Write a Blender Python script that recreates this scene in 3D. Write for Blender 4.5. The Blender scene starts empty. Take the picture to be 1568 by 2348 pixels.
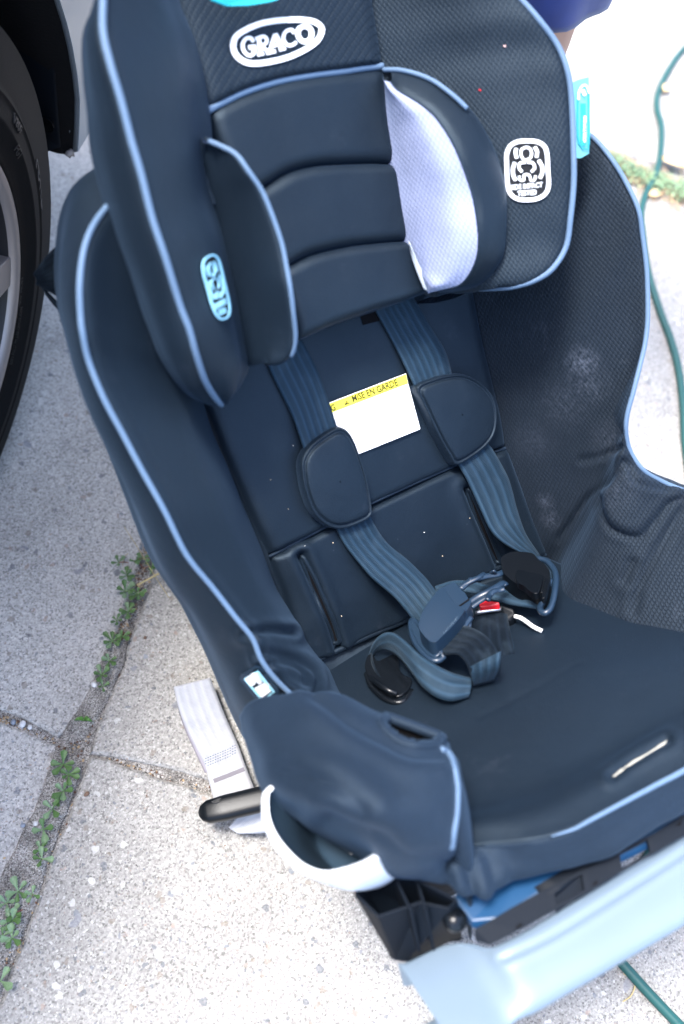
import bpy, math, random
import numpy as np
from mathutils import Vector, Matrix, noise
from mathutils.bvhtree import BVHTree
from mathutils.geometry import tessellate_polygon
random.seed(7)
rad = math.radians
sc = bpy.context.scene
# ------------------------------------------------------------------ camera
F = 2198.5                      # focal length in units of a 1568 x 2347 picture
CX, CY = 784.0, 1173.5
CAM = np.array([-0.43998, -0.2252, 1.10763])
RC = np.array([[0.83126295, -0.53038387, 0.16641771],
               [-0.39319028, -0.77263453, -0.49843484],
               [0.39294186, 0.34889659, -0.85080424]])
cam_d = bpy.data.cameras.new('camera')
cam = bpy.data.objects.new('camera', cam_d)
sc.collection.objects.link(cam)
M = Matrix(((RC[0][0], -RC[1][0], -RC[2][0], CAM[0]),
            (RC[0][1], -RC[1][1], -RC[2][1], CAM[1]),
            (RC[0][2], -RC[1][2], -RC[2][2], CAM[2]), (0, 0, 0, 1)))
cam.matrix_world = M
cam_d.sensor_fit = 'VERTICAL'
cam_d.sensor_height = 36
cam_d.sensor_width = 24
cam_d.lens = 36 * F / 2347
cam_d.clip_start = 0.02
cam_d.clip_end = 500
cam_d.dof.use_dof = True
cam_d.dof.focus_distance = 1.03
cam_d.dof.aperture_fstop = 2.7
cam_d.dof.aperture_blades = 9
sc.camera = cam
# ------------------------------------------------------------------ light
SUN_EL, SUN_DIR = 69.5, (-0.80, 0.60)      # toward the sun, over the parked car
az = math.atan2(SUN_DIR[0], SUN_DIR[1])
w = bpy.data.worlds.new('World')
sc.world = w
w.use_nodes = True
nt = w.node_tree
for n in list(nt.nodes): nt.nodes.remove(n)
sky = nt.nodes.new('ShaderNodeTexSky'); sky.sky_type = 'NISHITA'; sky.sun_disc = False
sky.sun_elevation = rad(SUN_EL); sky.sun_rotation = az
sky.air_density = 1.0; sky.dust_density = 3.0; sky.ozone_density = 1.2
bg = nt.nodes.new('ShaderNodeBackground'); bg.inputs[1].default_value = 0.15
ow = nt.nodes.new('ShaderNodeOutputWorld')
nt.links.new(sky.outputs[0], bg.inputs[0]); nt.links.new(bg.outputs[0], ow.inputs[0])
sd = bpy.data.lights.new('sun', 'SUN'); sd.energy = 1.45; sd.angle = rad(13); sd.color = (1.0, 0.985, 0.965)
so = bpy.data.objects.new('sun', sd); sc.collection.objects.link(so)
e = rad(SUN_EL)
sv = Vector((SUN_DIR[0] * math.cos(e), SUN_DIR[1] * math.cos(e), math.sin(e)))
so.rotation_euler = sv.to_track_quat('Z', 'Y').to_euler(); so.location = sv * 20
sc.view_settings.view_transform = 'Standard'
sc.view_settings.look = 'None'
sc.view_settings.exposure = 2.38
sc.view_settings.gamma = 1
sc.view_settings.use_curve_mapping = False
sc.render.engine = 'CYCLES'

# ------------------------------------------------------------------ frames
RHO, TAU, ZB = 0.867135546629332, 0.6153928149848183, 0.1822
OB = np.array([0, 0, ZB])
FR = {  # origin, lateral, along, normal
    'B': (OB, np.array([1, 0, 0.]), np.array([0, math.sin(RHO), math.cos(RHO)]), np.array([0, -math.cos(RHO), math.sin(RHO)])),
    'T': (OB, np.array([1, 0, 0.]), np.array([0, -math.cos(TAU), math.sin(TAU)]), np.array([0, math.sin(TAU), math.cos(TAU)])),
    'G': (np.zeros(3), np.array([1, 0, 0.]), np.array([0, 1., 0]), np.array([0, 0, 1.])),
}
NB, NT = FR['B'][3], FR['T'][3]
def ray(u, v):
    return RC.T @ np.array([(u - CX) / F, (v - CY) / F, 1.0])
def at(u, v, h=0.0, fr='B'):
    """the point of the plane that lies h above a frame, met by the sight line of a picture point"""
    O, X, S, N = FR[fr]
    p0 = O + h * N
    d = ray(u, v)
    return CAM + d * (((p0 - CAM) @ N) / (d @ N))
def fp(fr, x, s, h):
    O, X, S, N = FR[fr]
    return O + x * X + s * S + h * N
def pts(lst, fr='B', h=None):
    """(u,v,h) | (u,v,h,'T') | ('T',x,s,h) -> array of points"""
    out = []
    for p in lst:
        if isinstance(p[0], str): out.append(fp(*p))
        elif len(p) == 4: out.append(at(p[0], p[1], p[2], p[3]))
        elif len(p) == 3: out.append(at(p[0], p[1], p[2], fr))
        else: out.append(at(p[0], p[1], h, fr))
    return np.array(out)
def px(P):
    P = np.atleast_2d(P)
    c = (P - CAM) @ RC.T
    return np.stack([CX + F * c[:, 0] / c[:, 2], CY + F * c[:, 1] / c[:, 2]], 1)

# ------------------------------------------------------------------ curves and grids
def cr(P, n, closed=False):
    """resample a polyline to n points, smooth (Catmull-Rom), even by length"""
    P = np.asarray(P, float)
    if closed: Q = np.vstack([P[-1], P, P[0], P[1]])
    else: Q = np.vstack([2 * P[0] - P[1], P, 2 * P[-1] - P[-2]])
    segs = []
    m = len(Q) - 3
    t = np.linspace(0, 1, 13)[:-1][:, None]
    for i in range(m):
        p0, p1, p2, p3 = Q[i:i + 4]
        segs.append(0.5 * (2 * p1 + (p2 - p0) * t + (2 * p0 - 5 * p1 + 4 * p2 - p3) * t ** 2 + (3 * p1 - p0 - 3 * p2 + p3) * t ** 3))
    C = np.vstack(segs + [Q[-2][None]])
    L = np.concatenate([[0], np.cumsum(np.linalg.norm(np.diff(C, axis=0), axis=1))])
    s = np.linspace(0, L[-1], n + (1 if closed else 0))
    if closed: s = s[:-1]
    return np.stack([np.interp(s, L, C[:, k]) for k in range(C.shape[1])], 1)
def lerp_res(P, n):
    P = np.asarray(P, float)
    L = np.concatenate([[0], np.cumsum(np.linalg.norm(np.diff(P, axis=0), axis=1))])
    s = np.linspace(0, L[-1], n)
    return np.stack([np.interp(s, L, P[:, k]) for k in range(P.shape[1])], 1)
def loft(curves, n=60, m=40, even=True):
    """grid through a list of curves, smooth across"""
    C = [cr(c, n) for c in curves]
    A = np.array(C)                                   # k,n,3
    G = np.empty((m, n, 3))
    for j in range(n):
        if even: G[:, j] = cr(A[:, j], m)
        else:
            G[:, j] = cr(A[:, j], m)
    return G
def coons(bot, top, left, right, n=50, m=50):
    b, t = cr(bot, n), cr(top, n); l, r = cr(left, m), cr(right, m)
    a = np.linspace(0, 1, n)[None, :, None]; v = np.linspace(0, 1, m)[:, None, None]
    G = (1 - v) * b[None] + v * t[None] + (1 - a) * l[:, None] + a * r[:, None]
    G = G - ((1 - a) * (1 - v) * b[0] + a * (1 - v) * b[-1] + (1 - a) * v * t[0] + a * v * t[-1])
    return G
def qf(t, r):
    t = np.minimum(np.minimum(t, 1 - t) / r, 1)
    return np.sqrt(np.clip(1 - (1 - t) ** 2, 0, 1))
def bulge(G, N, amt, ra=.12, rb=.12):
    m, n = G.shape[:2]
    f = qf(np.linspace(0, 1, m), ra)[:, None] * qf(np.linspace(0, 1, n), rb)[None]
    return G + f[..., None] * amt * np.asarray(N)
def wrinkle(G, amt, scale, seed=0.0, dirn=None):
    G = G.copy(); m, n = G.shape[:2]
    N = gnormals(G) if dirn is None else np.broadcast_to(dirn, G.shape)
    for i in range(m):
        for j in range(n):
            p = G[i, j] * scale + seed
            G[i, j] += N[i, j] * amt * noise.noise(Vector(p))
    return G
def gnormals(G):
    du = np.gradient(G, axis=1); dv = np.gradient(G, axis=0)
    N = np.cross(du, dv); N /= (np.linalg.norm(N, axis=2, keepdims=True) + 1e-12)
    # towards the sky side of the camera's half space
    s = np.sign(np.einsum('ijk,ijk->ij', N, CAM - G).mean()) or 1
    return N * s
def segdist(Q, poly):
    """distance of picture points Q to a polyline"""
    poly = np.asarray(poly, float); d = np.full(len(Q), 1e9)
    for a, b in zip(poly[:-1], poly[1:]):
        ab = b - a; t = np.clip(((Q - a) @ ab) / (ab @ ab), 0, 1)
        d = np.minimum(d, np.linalg.norm(Q - (a + t[:, None] * ab), axis=1))
    return d
def crease(G, polys, width=8, depth=.004, puff=0):
    m, n = G.shape[:2]; N = gnormals(G).reshape(-1, 3); V = G.reshape(-1, 3).copy(); Q = px(V)
    D = np.zeros(len(V))
    for pl in polys:
        d = segdist(Q, cr(np.asarray(pl, float), 40))
        D = np.minimum(D, -depth * np.exp(-(d / width) ** 2) + puff * np.exp(-((d - 2.4 * width) / (1.5 * width)) ** 2))if puff == 0 else D - depth * np.exp(-(d / width) ** 2) + puff * np.exp(-((d - 2.6 * width) / (1.6 * width)) ** 2)
    return (V + N * D[:, None]).reshape(m, n, 3)
def inpoly(Q, poly):
    poly = np.asarray(poly, float); c = np.zeros(len(Q), bool); j = len(poly) - 1
    for i in range(len(poly)):
        xi, yi = poly[i]; xj, yj = poly[j]
        k = ((yi > Q[:, 1]) != (yj > Q[:, 1])) & (Q[:, 0] < (xj - xi) * (Q[:, 1] - yi) / (yj - yi + 1e-12) + xi)
        c ^= k; j = i
    return c

# ------------------------------------------------------------------ objects
col = sc.collection
def tag(o, label=None, cat=None, group=None, kind=None):
    if label: o['label'] = label
    if cat: o['category'] = cat
    if group: o['group'] = group
    if kind: o['kind'] = kind
    return o
def empty(name, loc, rz=0):
    o = bpy.data.objects.new(name, None); col.objects.link(o); o.location = loc; o.rotation_euler = (0, 0, rz)
    o.empty_display_size = .05
    return o
def mobj(name, V, Fc, mat, parent=None, uv=None, smooth=True, world=True):
    me = bpy.data.meshes.new(name)
    me.from_pydata([tuple(map(float, v)) for v in V], [], [tuple(int(k) for k in f) for f in Fc])
    if uv is not None:
        L = me.uv_layers.new(name='UVMap')
        idx = np.empty(len(me.loops), int); me.loops.foreach_get('vertex_index', idx)
        L.data.foreach_set('uv', np.asarray(uv, float)[idx].ravel())
    if smooth: me.polygons.foreach_set('use_smooth', [True] * len(me.polygons))
    me.materials.append(mat); me.update()
    o = bpy.data.objects.new(name, me); col.objects.link(o)
    if parent is not None:
        o.parent = parent
        if world:
            pm = parent_world(parent)
            o.matrix_parent_inverse = pm.inverted()
    return o
def parent_world(p):
    m = p.matrix_basis.copy()
    if p.parent: m = parent_world(p.parent) @ p.matrix_parent_inverse @ m
    return m
SURF = {}
def gfaces(m, n, mask=None):
    f = []
    for i in range(m - 1):
        for j in range(n - 1):
            if mask is not None and not mask[i, j]: continue
            f.append((i * n + j, i * n + j + 1, (i + 1) * n + j + 1, (i + 1) * n + j))
    return f
def guv(G):
    du = np.linalg.norm(np.diff(G, axis=1), axis=2).mean(0); dv = np.linalg.norm(np.diff(G, axis=0), axis=2).mean(1)
    U = np.concatenate([[0], np.cumsum(du)]); V = np.concatenate([[0], np.cumsum(dv)])
    a, b = np.meshgrid(U, V); return np.stack([a.ravel(), b.ravel()], 1)
def sheet(name, G, mat, parent, thick=0, key=None, mask=None, skirt=None):
    m, n = G.shape[:2]
    V = G.reshape(-1, 3); Fc = gfaces(m, n, mask); uv = guv(G)
    if key: SURF[key] = (V.copy(), list(Fc))
    if skirt is not None:
        ring = [j for j in range(n)] + [i * n + n - 1 for i in range(1, m)] + [(m - 1) * n + j for j in range(n - 2, -1, -1)] + [i * n for i in range(m - 2, 0, -1)]
        k0 = len(V); V = np.vstack([V, V[ring] + np.asarray(skirt)]); uv = np.vstack([uv, uv[ring]])
        r = len(ring)
        for a in range(r):
            b = (a + 1) % r
            Fc.append((ring[a], k0 + a, k0 + b, ring[b]))
    o = mobj(name, V, Fc, mat, parent, uv)
    if thick:
        s = o.modifiers.new('solid', 'SOLIDIFY'); s.thickness = thick; s.offset = 0
    return o
def tubegeo(P, r, seg=10, closed=False, squash=1.0):
    P = np.asarray(P, float); n = len(P)
    T = np.gradient(P, axis=0)
    if closed: T = np.roll(P, -1, 0) - np.roll(P, 1, 0)
    T /= np.linalg.norm(T, axis=1, keepdims=True) + 1e-12
    a = np.cross(T[0], [0.3, 0.2, 1.0]); a /= np.linalg.norm(a)
    V = []; R = np.broadcast_to(np.asarray(r, float), (n,))
    for i in range(n):
        a = a - (a @ T[i]) * T[i]; a /= np.linalg.norm(a) + 1e-12; b = np.cross(T[i], a)
        for k in range(seg):
            t = 2 * math.pi * k / seg
            V.append(P[i] + R[i] * (math.cos(t) * a + squash * math.sin(t) * b))
    Fc = []
    for i in range(n if closed else n - 1):
        for k in range(seg):
            i2 = (i + 1) % n
            Fc.append((i * seg + k, i * seg + (k + 1) % seg, i2 * seg + (k + 1) % seg, i2 * seg + k))
    if not closed:
        Fc.append(tuple(range(seg))[::-1]); Fc.append(tuple((n - 1) * seg + k for k in range(seg)))
    return V, Fc
def tube(name, P, r, mat, parent, seg=10, closed=False, n=None):
    if n: P = cr(P, n, closed)
    V, Fc = tubegeo(P, r, seg, closed)
    return mobj(name, V, Fc, mat, parent)
def ribbon(name, A, B, mat, parent, n=60, m=8, thick=.0016, key=None, arch=0.0):
    a, b = cr(A, n), cr(B, n)
    t = np.linspace(0, 1, m)[:, None, None]
    G = (1 - t) * a[None] + t * b[None]
    if arch:
        G = G + gnormals(G) * (arch * (1 - (2 * t - 1) ** 2))
    # uv: x along, y across
    o = sheet(name, G, mat, parent, thick, key)
    return o
def merge(parts):
    V, Fc = [], []
    for v, f in parts:
        k = len(V); V += [tuple(x) for x in v]; Fc += [tuple(i + k for i in q) for q in f]
    return V, Fc
def boxgeo(o, ax, ay, az_, sx, sy, sz):
    """box from its corner o along three unit axes"""
    o, ax, ay, az_ = map(np.asarray, (o, ax, ay, az_))
    V = [o + ax * sx * i + ay * sy * j + az_ * sz * k for i in (0, 1) for j in (0, 1) for k in (0, 1)]
    return V, [(0, 1, 3, 2), (4, 6, 7, 5), (0, 4, 5, 1), (2, 3, 7, 6), (0, 2, 6, 4), (1, 5, 7, 3)]
def bevel(o, wd=.002, seg=2):
    b = o.modifiers.new('bevel', 'BEVEL'); b.width = wd; b.segments = seg; b.limit_method = 'ANGLE'; b.angle_limit = rad(40)
    return o
def prism(outer, N, depth):
    """closed solid from a polygon of points, pushed along -N"""
    P = np.asarray(outer, float); n = len(P)
    V = list(P) + list(P - np.asarray(N) * depth)
    tri = tessellate_polygon([[Vector(p) for p in P]])
    Fc = [tuple(t) for t in tri] + [tuple(n + k for k in t)[::-1] for t in tri] + [(i, n + i, n + (i + 1) % n, (i + 1) % n) for i in range(n)]
    return V, Fc

# ------------------------------------------------------------------ materials
def newmat(name):
    m = bpy.data.materials.new(name); m.use_nodes = True
    t = m.node_tree; b = t.nodes['Principled BSDF']
    return m, t, b
def nd(t, kind, **kw):
    n = t.nodes.new(kind)
    for k, v in kw.items():
        if k.startswith('i_'):
            n.inputs[k[2:].replace('_', ' ')].default_value = v
        else: setattr(n, k, v)
    return n
def lk(t, a, b): t.links.new(a, b)
def ramp(t, src, stops):
    r = nd(t, 'ShaderNodeValToRGB'); lk(t, src, r.inputs[0]); c = r.color_ramp
    while len(c.elements) < len(stops): c.elements.new(.5)
    for e_, (p, v) in zip(c.elements, stops):
        e_.position = p; e_.color = (v, v, v, 1) if not isinstance(v, tuple) else (*v, 1)
    return r.outputs[0]
def mix(t, fac, a, b, mode='MIX'):
    m = nd(t, 'ShaderNodeMix', data_type='RGBA', blend_type=mode)
    for s, v in ((m.inputs[0], fac), (m.inputs[6], a), (m.inputs[7], b)):
        if hasattr(v, 'links'): lk(t, v, s)
        else: s.default_value = v if not isinstance(v, tuple) or len(v) == 4 else (*v, 1)
    return m.outputs[2]
def math_(t, op, a, b=None, c=None):
    m = nd(t, 'ShaderNodeMath', operation=op)
    for s, v in zip(m.inputs, (a, b, c)):
        if v is None: continue
        if hasattr(v, 'links'): lk(t, v, s)
        else: s.default_value = v
    return m.outputs[0]
def plain(name, colr, rough=.5, spec=.5, metal=0, bump=0, bscale=300, sheen=0, coat=0, var=0):
    m, t, b = newmat(name)
    b.inputs['Base Color'].default_value = (*colr, 1); b.inputs['Roughness'].default_value = rough
    b.inputs['Specular IOR Level'].default_value = spec; b.inputs['Metallic'].default_value = metal
    b.inputs['Sheen Weight'].default_value = sheen; b.inputs['Coat Weight'].default_value = coat
    tc = nd(t, 'ShaderNodeTexCoord')
    if bump:
        n = nd(t, 'ShaderNodeTexNoise', i_Scale=bscale, i_Detail=3.0); lk(t, tc.outputs['Object'], n.inputs['Vector'])
        bp = nd(t, 'ShaderNodeBump', i_Strength=bump, i_Distance=.001); lk(t, n.outputs[0], bp.inputs['Height']); lk(t, bp.outputs[0], b.inputs['Normal'])
    if var:
        n = nd(t, 'ShaderNodeTexNoise', i_Scale=14.0, i_Detail=5.0); lk(t, tc.outputs['Object'], n.inputs['Vector'])
        f = ramp(t, n.outputs[0], [(.3, 1 - var), (.7, 1 + var)])
        lk(t, mix(t, 1.0, (*colr, 1), f, 'MULTIPLY'), b.inputs['Base Color'])
    return m
SMN = []
def fabric(name, colr, weave='fine', dust=.35, rough=.72, sheen=.25, smudge=False, con=1.0, spec=.3):
    m, t, b = newmat(name)
    tc = nd(t, 'ShaderNodeTexCoord')
    uv = tc.outputs['UV']; ob = tc.outputs['Object']
    n1 = nd(t, 'ShaderNodeTexNoise', i_Scale=9.0, i_Detail=4.0); lk(t, ob, n1.inputs['Vector'])
    base = mix(t, ramp(t, n1.outputs[0], [(.3, 0.), (.7, 1.)]), tuple(c * .8 for c in colr) + (1,), tuple(c * 1.25 for c in colr) + (1,))
    # weave
    if weave == 'mesh':
        # knit grid laid in the cloth's own directions: up the back and across the wing
        k = 2 * math.pi / .0088
        def dotn(vec):
            d_ = nd(t, 'ShaderNodeVectorMath', operation='DOT_PRODUCT'); lk(t, ob, d_.inputs[0]); d_.inputs[1].default_value = tuple(vec); return d_.outputs['Value']
        wob = nd(t, 'ShaderNodeTexNoise', i_Scale=7.0, i_Detail=2.0); lk(t, ob, wob.inputs['Vector'])
        wv_ = math_(t, 'MULTIPLY', math_(t, 'SUBTRACT', wob.outputs[0], .5), 5.0)
        ps_ = math_(t, 'ADD', math_(t, 'MULTIPLY', dotn(FR['B'][2] * .62 + np.array([.25, 0, 0])), k), wv_)
        q_ = math_(t, 'MULTIPLY', dotn((FR['B'][1] + FR['B'][3]) * .70), k)
        a = math_(t, 'ADD', ps_, q_); c = math_(t, 'SUBTRACT', ps_, q_)
        h = math_(t, 'MULTIPLY', math_(t, 'SINE', a), math_(t, 'SINE', c))
        h = math_(t, 'ABSOLUTE', h)
        dark = ramp(t, h, [(.0, 1 - .55 * con), (.35, 1.0), (1., 1 + .5 * con)])
        base = mix(t, 1.0, base, dark, 'MULTIPLY')
        hb = ramp(t, h, [(0., 0.), (.5, 1.)])
        bd, bs = .0009, .6 * (.3 + .7 * con)
    else:
        n2 = nd(t, 'ShaderNodeTexNoise', i_Scale=850.0, i_Detail=3.0); lk(t, ob, n2.inputs['Vector'])
        hb = n2.outputs[0]; bd, bs = .0006, .5
        base = mix(t, 1.0, base, ramp(t, n2.outputs[0], [(.3, .62), (.7, 1.45)]), 'MULTIPLY')
    bp = nd(t, 'ShaderNodeBump', i_Strength=bs, i_Distance=bd); lk(t, hb, bp.inputs['Height'])
    n4 = nd(t, 'ShaderNodeTexNoise', i_Scale=28.0, i_Detail=3.0); lk(t, ob, n4.inputs['Vector'])
    bp2 = nd(t, 'ShaderNodeBump', i_Strength=.13, i_Distance=.008); lk(t, n4.outputs[0], bp2.inputs['Height']); lk(t, bp.outputs[0], bp2.inputs['Normal'])
    lk(t, bp2.outputs[0], b.inputs['Normal'])
    # dust: pin-head specks and rubbed patches
    v = nd(t, 'ShaderNodeTexVoronoi', i_Scale=95.0); lk(t, ob, v.inputs['Vector'])
    sp = ramp(t, v.outputs['Distance'], [(.0, 1.), (.09, 0.)])
    wn = nd(t, 'ShaderNodeSeparateColor'); lk(t, v.outputs['Color'], wn.inputs[0])
    sp = math_(t, 'MULTIPLY', sp, ramp(t, wn.outputs[0], [(.86, 0.), (.9, 1.)]))
    n3 = nd(t, 'ShaderNodeTexNoise', i_Scale=22.0, i_Detail=9.0, i_Roughness=.72); lk(t, ob, n3.inputs['Vector'])
    pt = ramp(t, n3.outputs[0], [(.60, 0.), (.78, 1.)])
    ds = math_(t, 'MAXIMUM', math_(t, 'MULTIPLY', sp, .35), math_(t, 'MULTIPLY', pt, dust))
    if smudge:
        for (u, v, h, r_, am) in ((1335, 830, .13, .022, .75), (1345, 880, .12, .03, .35), (1110, 845, .03, .014, .35), (1250, 1150, .06, .014, .5), (1262, 1190, .06, .016, .55), (1410, 1120, .11, .03, .22), (1225, 1010, .06, .03, .25), (1290, 930, .10, .035, .25), (1400, 1010, .13, .03, .3)):
            vs_ = nd(t, 'ShaderNodeVectorMath', operation='DISTANCE'); lk(t, ob, vs_.inputs[0]); vs_.inputs[1].default_value = tuple(at(u, v, h)); SMN.append((vs_, u, v))
            g_ = ramp(t, math_(t, 'DIVIDE', vs_.outputs['Value'], r_), [(.0, am), (1., 0.)])
            nn_ = nd(t, 'ShaderNodeTexNoise', i_Scale=210.0, i_Detail=8.0, i_Roughness=.8); lk(t, ob, nn_.inputs['Vector'])
            ds = math_(t, 'MAXIMUM', ds, math_(t, 'MULTIPLY', g_, ramp(t, nn_.outputs[0], [(.43, 0.), (.62, .9)])))
    base = mix(t, ds, base, (.10, .115, .15, 1))
    lk(t, base, b.inputs['Base Color'])
    b.inputs['Roughness'].default_value = rough; b.inputs['Sheen Weight'].default_value = sheen
    b.inputs['Sheen Roughness'].default_value = .5; b.inputs['Sheen Tint'].default_value = (.35, .6, 1, 1)
    b.inputs['Specular IOR Level'].default_value = spec; b.inputs['Specular Tint'].default_value = (.60, .80, 1, 1)
    return m
def webbing(name, colr, stripes=5, rough=.52, width=.038, spec=.28, con=.3):
    m, t, b = newmat(name)
    tc = nd(t, 'ShaderNodeTexCoord'); sep = nd(t, 'ShaderNodeSeparateXYZ'); lk(t, tc.outputs['UV'], sep.inputs[0])
    x, y = sep.outputs[0], sep.outputs[1]
    s = math_(t, 'SINE', math_(t, 'MULTIPLY', y, 2 * math.pi * stripes / width))
    fine = math_(t, 'SINE', math_(t, 'ADD', math_(t, 'MULTIPLY', x, 2 * math.pi / .0016), math_(t, 'MULTIPLY', s, 1.2)))
    nz = nd(t, 'ShaderNodeTexNoise', i_Scale=60.0, i_Detail=3.0); lk(t, tc.outputs['Object'], nz.inputs['Vector'])
    c1 = mix(t, ramp(t, s, [(0., 0.), (1., 1.)]), tuple(c * (1 - con) for c in colr) + (1,), tuple(c * (1 + con) for c in colr) + (1,))
    c1 = mix(t, ramp(t, nz.outputs[0], [(.5, 0.), (.8, .18)]), c1, (.05, .075, .10, 1))
    lk(t, c1, b.inputs['Base Color'])
    h = math_(t, 'ADD', math_(t, 'MULTIPLY', s, .6), math_(t, 'MULTIPLY', fine, .5))
    bp = nd(t, 'ShaderNodeBump', i_Strength=.5, i_Distance=.0005); lk(t, h, bp.inputs['Height']); lk(t, bp.outputs[0], b.inputs['Normal'])
    b.inputs['Roughness'].default_value = rough; b.inputs['Specular IOR Level'].default_value = spec; b.inputs['Specular Tint'].default_value = (.5, .75, 1, 1)
    b.inputs['Sheen Weight'].default_value = .06; b.inputs['Sheen Tint'].default_value = (.6, .8, 1, 1)
    return m
def concrete(name, tint=(1, 1, 1), base=.42, cs=.8):
    m, t, b = newmat(name)
    tc = nd(t, 'ShaderNodeTexCoord'); ob = tc.outputs['Object']
    n1 = nd(t, 'ShaderNodeTexNoise', i_Scale=3.5, i_Detail=6.0); lk(t, ob, n1.inputs['Vector'])
    big = ramp(t, n1.outputs[0], [(.3, .82), (.7, 1.12)])
    colr = mix(t, 1.0, (base * tint[0], base * .975 * tint[1], base * .93 * tint[2], 1), big, 'MULTIPLY')
    # sand grain
    v1 = nd(t, 'ShaderNodeTexVoronoi', i_Scale=520.0); lk(t, ob, v1.inputs['Vector'])
    sc1 = nd(t, 'ShaderNodeSeparateColor'); lk(t, v1.outputs['Color'], sc1.inputs[0])
    colr = mix(t, 1.0, colr, ramp(t, sc1.outputs[0], [(0., .52), (.22, .88), (.8, 1.08), (1., 1.3)]), 'MULTIPLY')
    n2 = nd(t, 'ShaderNodeTexNoise', i_Scale=260.0, i_Detail=4.0, i_Roughness=.7); lk(t, ob, n2.inputs['Vector'])
    colr = mix(t, 1.0, colr, ramp(t, n2.outputs[0], [(.3, .68), (.52, 1.01), (.75, 1.22)]), 'MULTIPLY')
    # small aggregate: dark blue-grey, brown and pale chips
    def chips(scale, thr, edge, cols, keep):
        nonlocal colr
        wv = nd(t, 'ShaderNodeTexNoise', i_Scale=scale * 1.3, i_Detail=1.0); lk(t, ob, wv.inputs['Vector'])
        vm = nd(t, 'ShaderNodeVectorMath', operation='SCALE'); lk(t, wv.outputs['Color'], vm.inputs[0]); vm.inputs['Scale'].default_value = .9 / scale
        va = nd(t, 'ShaderNodeVectorMath', operation='ADD'); lk(t, ob, va.inputs[0]); lk(t, vm.outputs[0], va.inputs[1])
        v = nd(t, 'ShaderNodeTexVoronoi', i_Scale=scale); lk(t, va.outputs[0], v.inputs['Vector'])
        s = nd(t, 'ShaderNodeSeparateColor'); lk(t, v.outputs['Color'], s.inputs[0])
        # chip radius varies from cell to cell
        rr = math_(t, 'MULTIPLY', s.outputs[1], thr)
        msk = math_(t, 'SUBTRACT', rr, v.outputs['Distance'])
        msk = ramp(t, msk, [(0., 0.), (edge, 1.)])
        msk = math_(t, 'MULTIPLY', msk, ramp(t, s.outputs[0], [(keep, 0.), (keep + .02, 1.)]))
        cc = nd(t, 'ShaderNodeValToRGB'); lk(t, s.outputs[2], cc.inputs[0]); cc.color_ramp.interpolation = 'CONSTANT'
        while len(cc.color_ramp.elements) < len(cols): cc.color_ramp.elements.new(.5)
        for i, (e_, q) in enumerate(zip(cc.color_ramp.elements, cols)): e_.position = i / len(cols); e_.color = (*q, 1)
        colr = mix(t, math_(t, 'MULTIPLY', msk, cs), colr, cc.outputs[0])
        return msk
    cl = [(.13, .15, .18), (.20, .17, .14), (.55, .54, .52), (.10, .11, .13), (.30, .22, .18), (.22, .25, .30)]
    chips(300., .5, .12, cl, .45)
    chips(110., .5, .08, cl, .62)
    chips(46., .34, .05, [(.25, .26, .28), (.20, .21, .24), (.27, .23, .21), (.15, .16, .18)], .91)
    n5 = nd(t, 'ShaderNodeTexNoise', i_Scale=11.0, i_Detail=7.0, i_Roughness=.65); lk(t, ob, n5.inputs['Vector'])
    colr = mix(t, 1.0, colr, ramp(t, n5.outputs[0], [(.28, .80), (.45, .98), (.7, 1.06)]), 'MULTIPLY')
    lk(t, colr, b.inputs['Base Color'])
    b.inputs['Roughness'].default_value = .9; b.inputs['Specular IOR Level'].default_value = .25
    h = math_(t, 'ADD', math_(t, 'MULTIPLY', n2.outputs[0], 1.0), math_(t, 'MULTIPLY', sc1.outputs[1], .35))
    bp = nd(t, 'ShaderNodeBump', i_Strength=.75, i_Distance=.0012); lk(t, h, bp.inputs['Height']); lk(t, bp.outputs[0], b.inputs['Normal'])
    return m
def soilmat():
    m, t, b = newmat('joint soil')
    tc = nd(t, 'ShaderNodeTexCoord'); ob = tc.outputs['Object']
    v = nd(t, 'ShaderNodeTexVoronoi', i_Scale=850.0); lk(t, ob, v.inputs['Vector'])
    s = nd(t, 'ShaderNodeSeparateColor'); lk(t, v.outputs['Color'], s.inputs[0])
    cc = ramp(t, s.outputs[0], [(0., (.09, .082, .076)), (.4, (.26, .24, .22)), (.8, (.38, .36, .335)), (1., (.55, .53, .5))])
    n = nd(t, 'ShaderNodeTexNoise', i_Scale=40.0, i_Detail=5.0); lk(t, ob, n.inputs['Vector'])
    cc = mix(t, 1.0, cc, ramp(t, n.outputs[0], [(.3, .7), (.7, 1.5)]), 'MULTIPLY')
    lk(t, cc, b.inputs['Base Color']); b.inputs['Roughness'].default_value = .95
    bp = nd(t, 'ShaderNodeBump', i_Strength=1.0, i_Distance=.002); lk(t, v.outputs['Distance'], bp.inputs['Height']); lk(t, bp.outputs[0], b.inputs['Normal'])
    return m
FAB = fabric('navy black cover fabric', (.0013, .0035, .0068), dust=.12, sheen=.06, rough=.56, spec=.42)
FABD = fabric('charcoal outer fabric', (.0050, .0096, .0178), dust=.07, sheen=.08, rough=.66, spec=.34)
MESH = fabric('dark knitted mesh fabric', (.0046, .0066, .0106), 'mesh', dust=.18, sheen=.06, smudge=True, spec=.35)
MESHC = fabric('clean dark mesh fabric', (.0034, .0062, .0105), 'mesh', dust=.03, sheen=.06, rough=.6, spec=.36, con=.6)
LAV = fabric('pale lavender mesh', (.24, .27, .40), 'mesh', dust=.0, sheen=.1, con=.25)
PIPE = plain('light blue piping', (.090, .145, .225), .6, .3, bump=.3, bscale=900)
WEB = webbing('blue grey webbing', (.0095, .022, .037))
WEBK = webbing('black webbing', (.0030, .0050, .0085), rough=.7, spec=.08)
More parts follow.
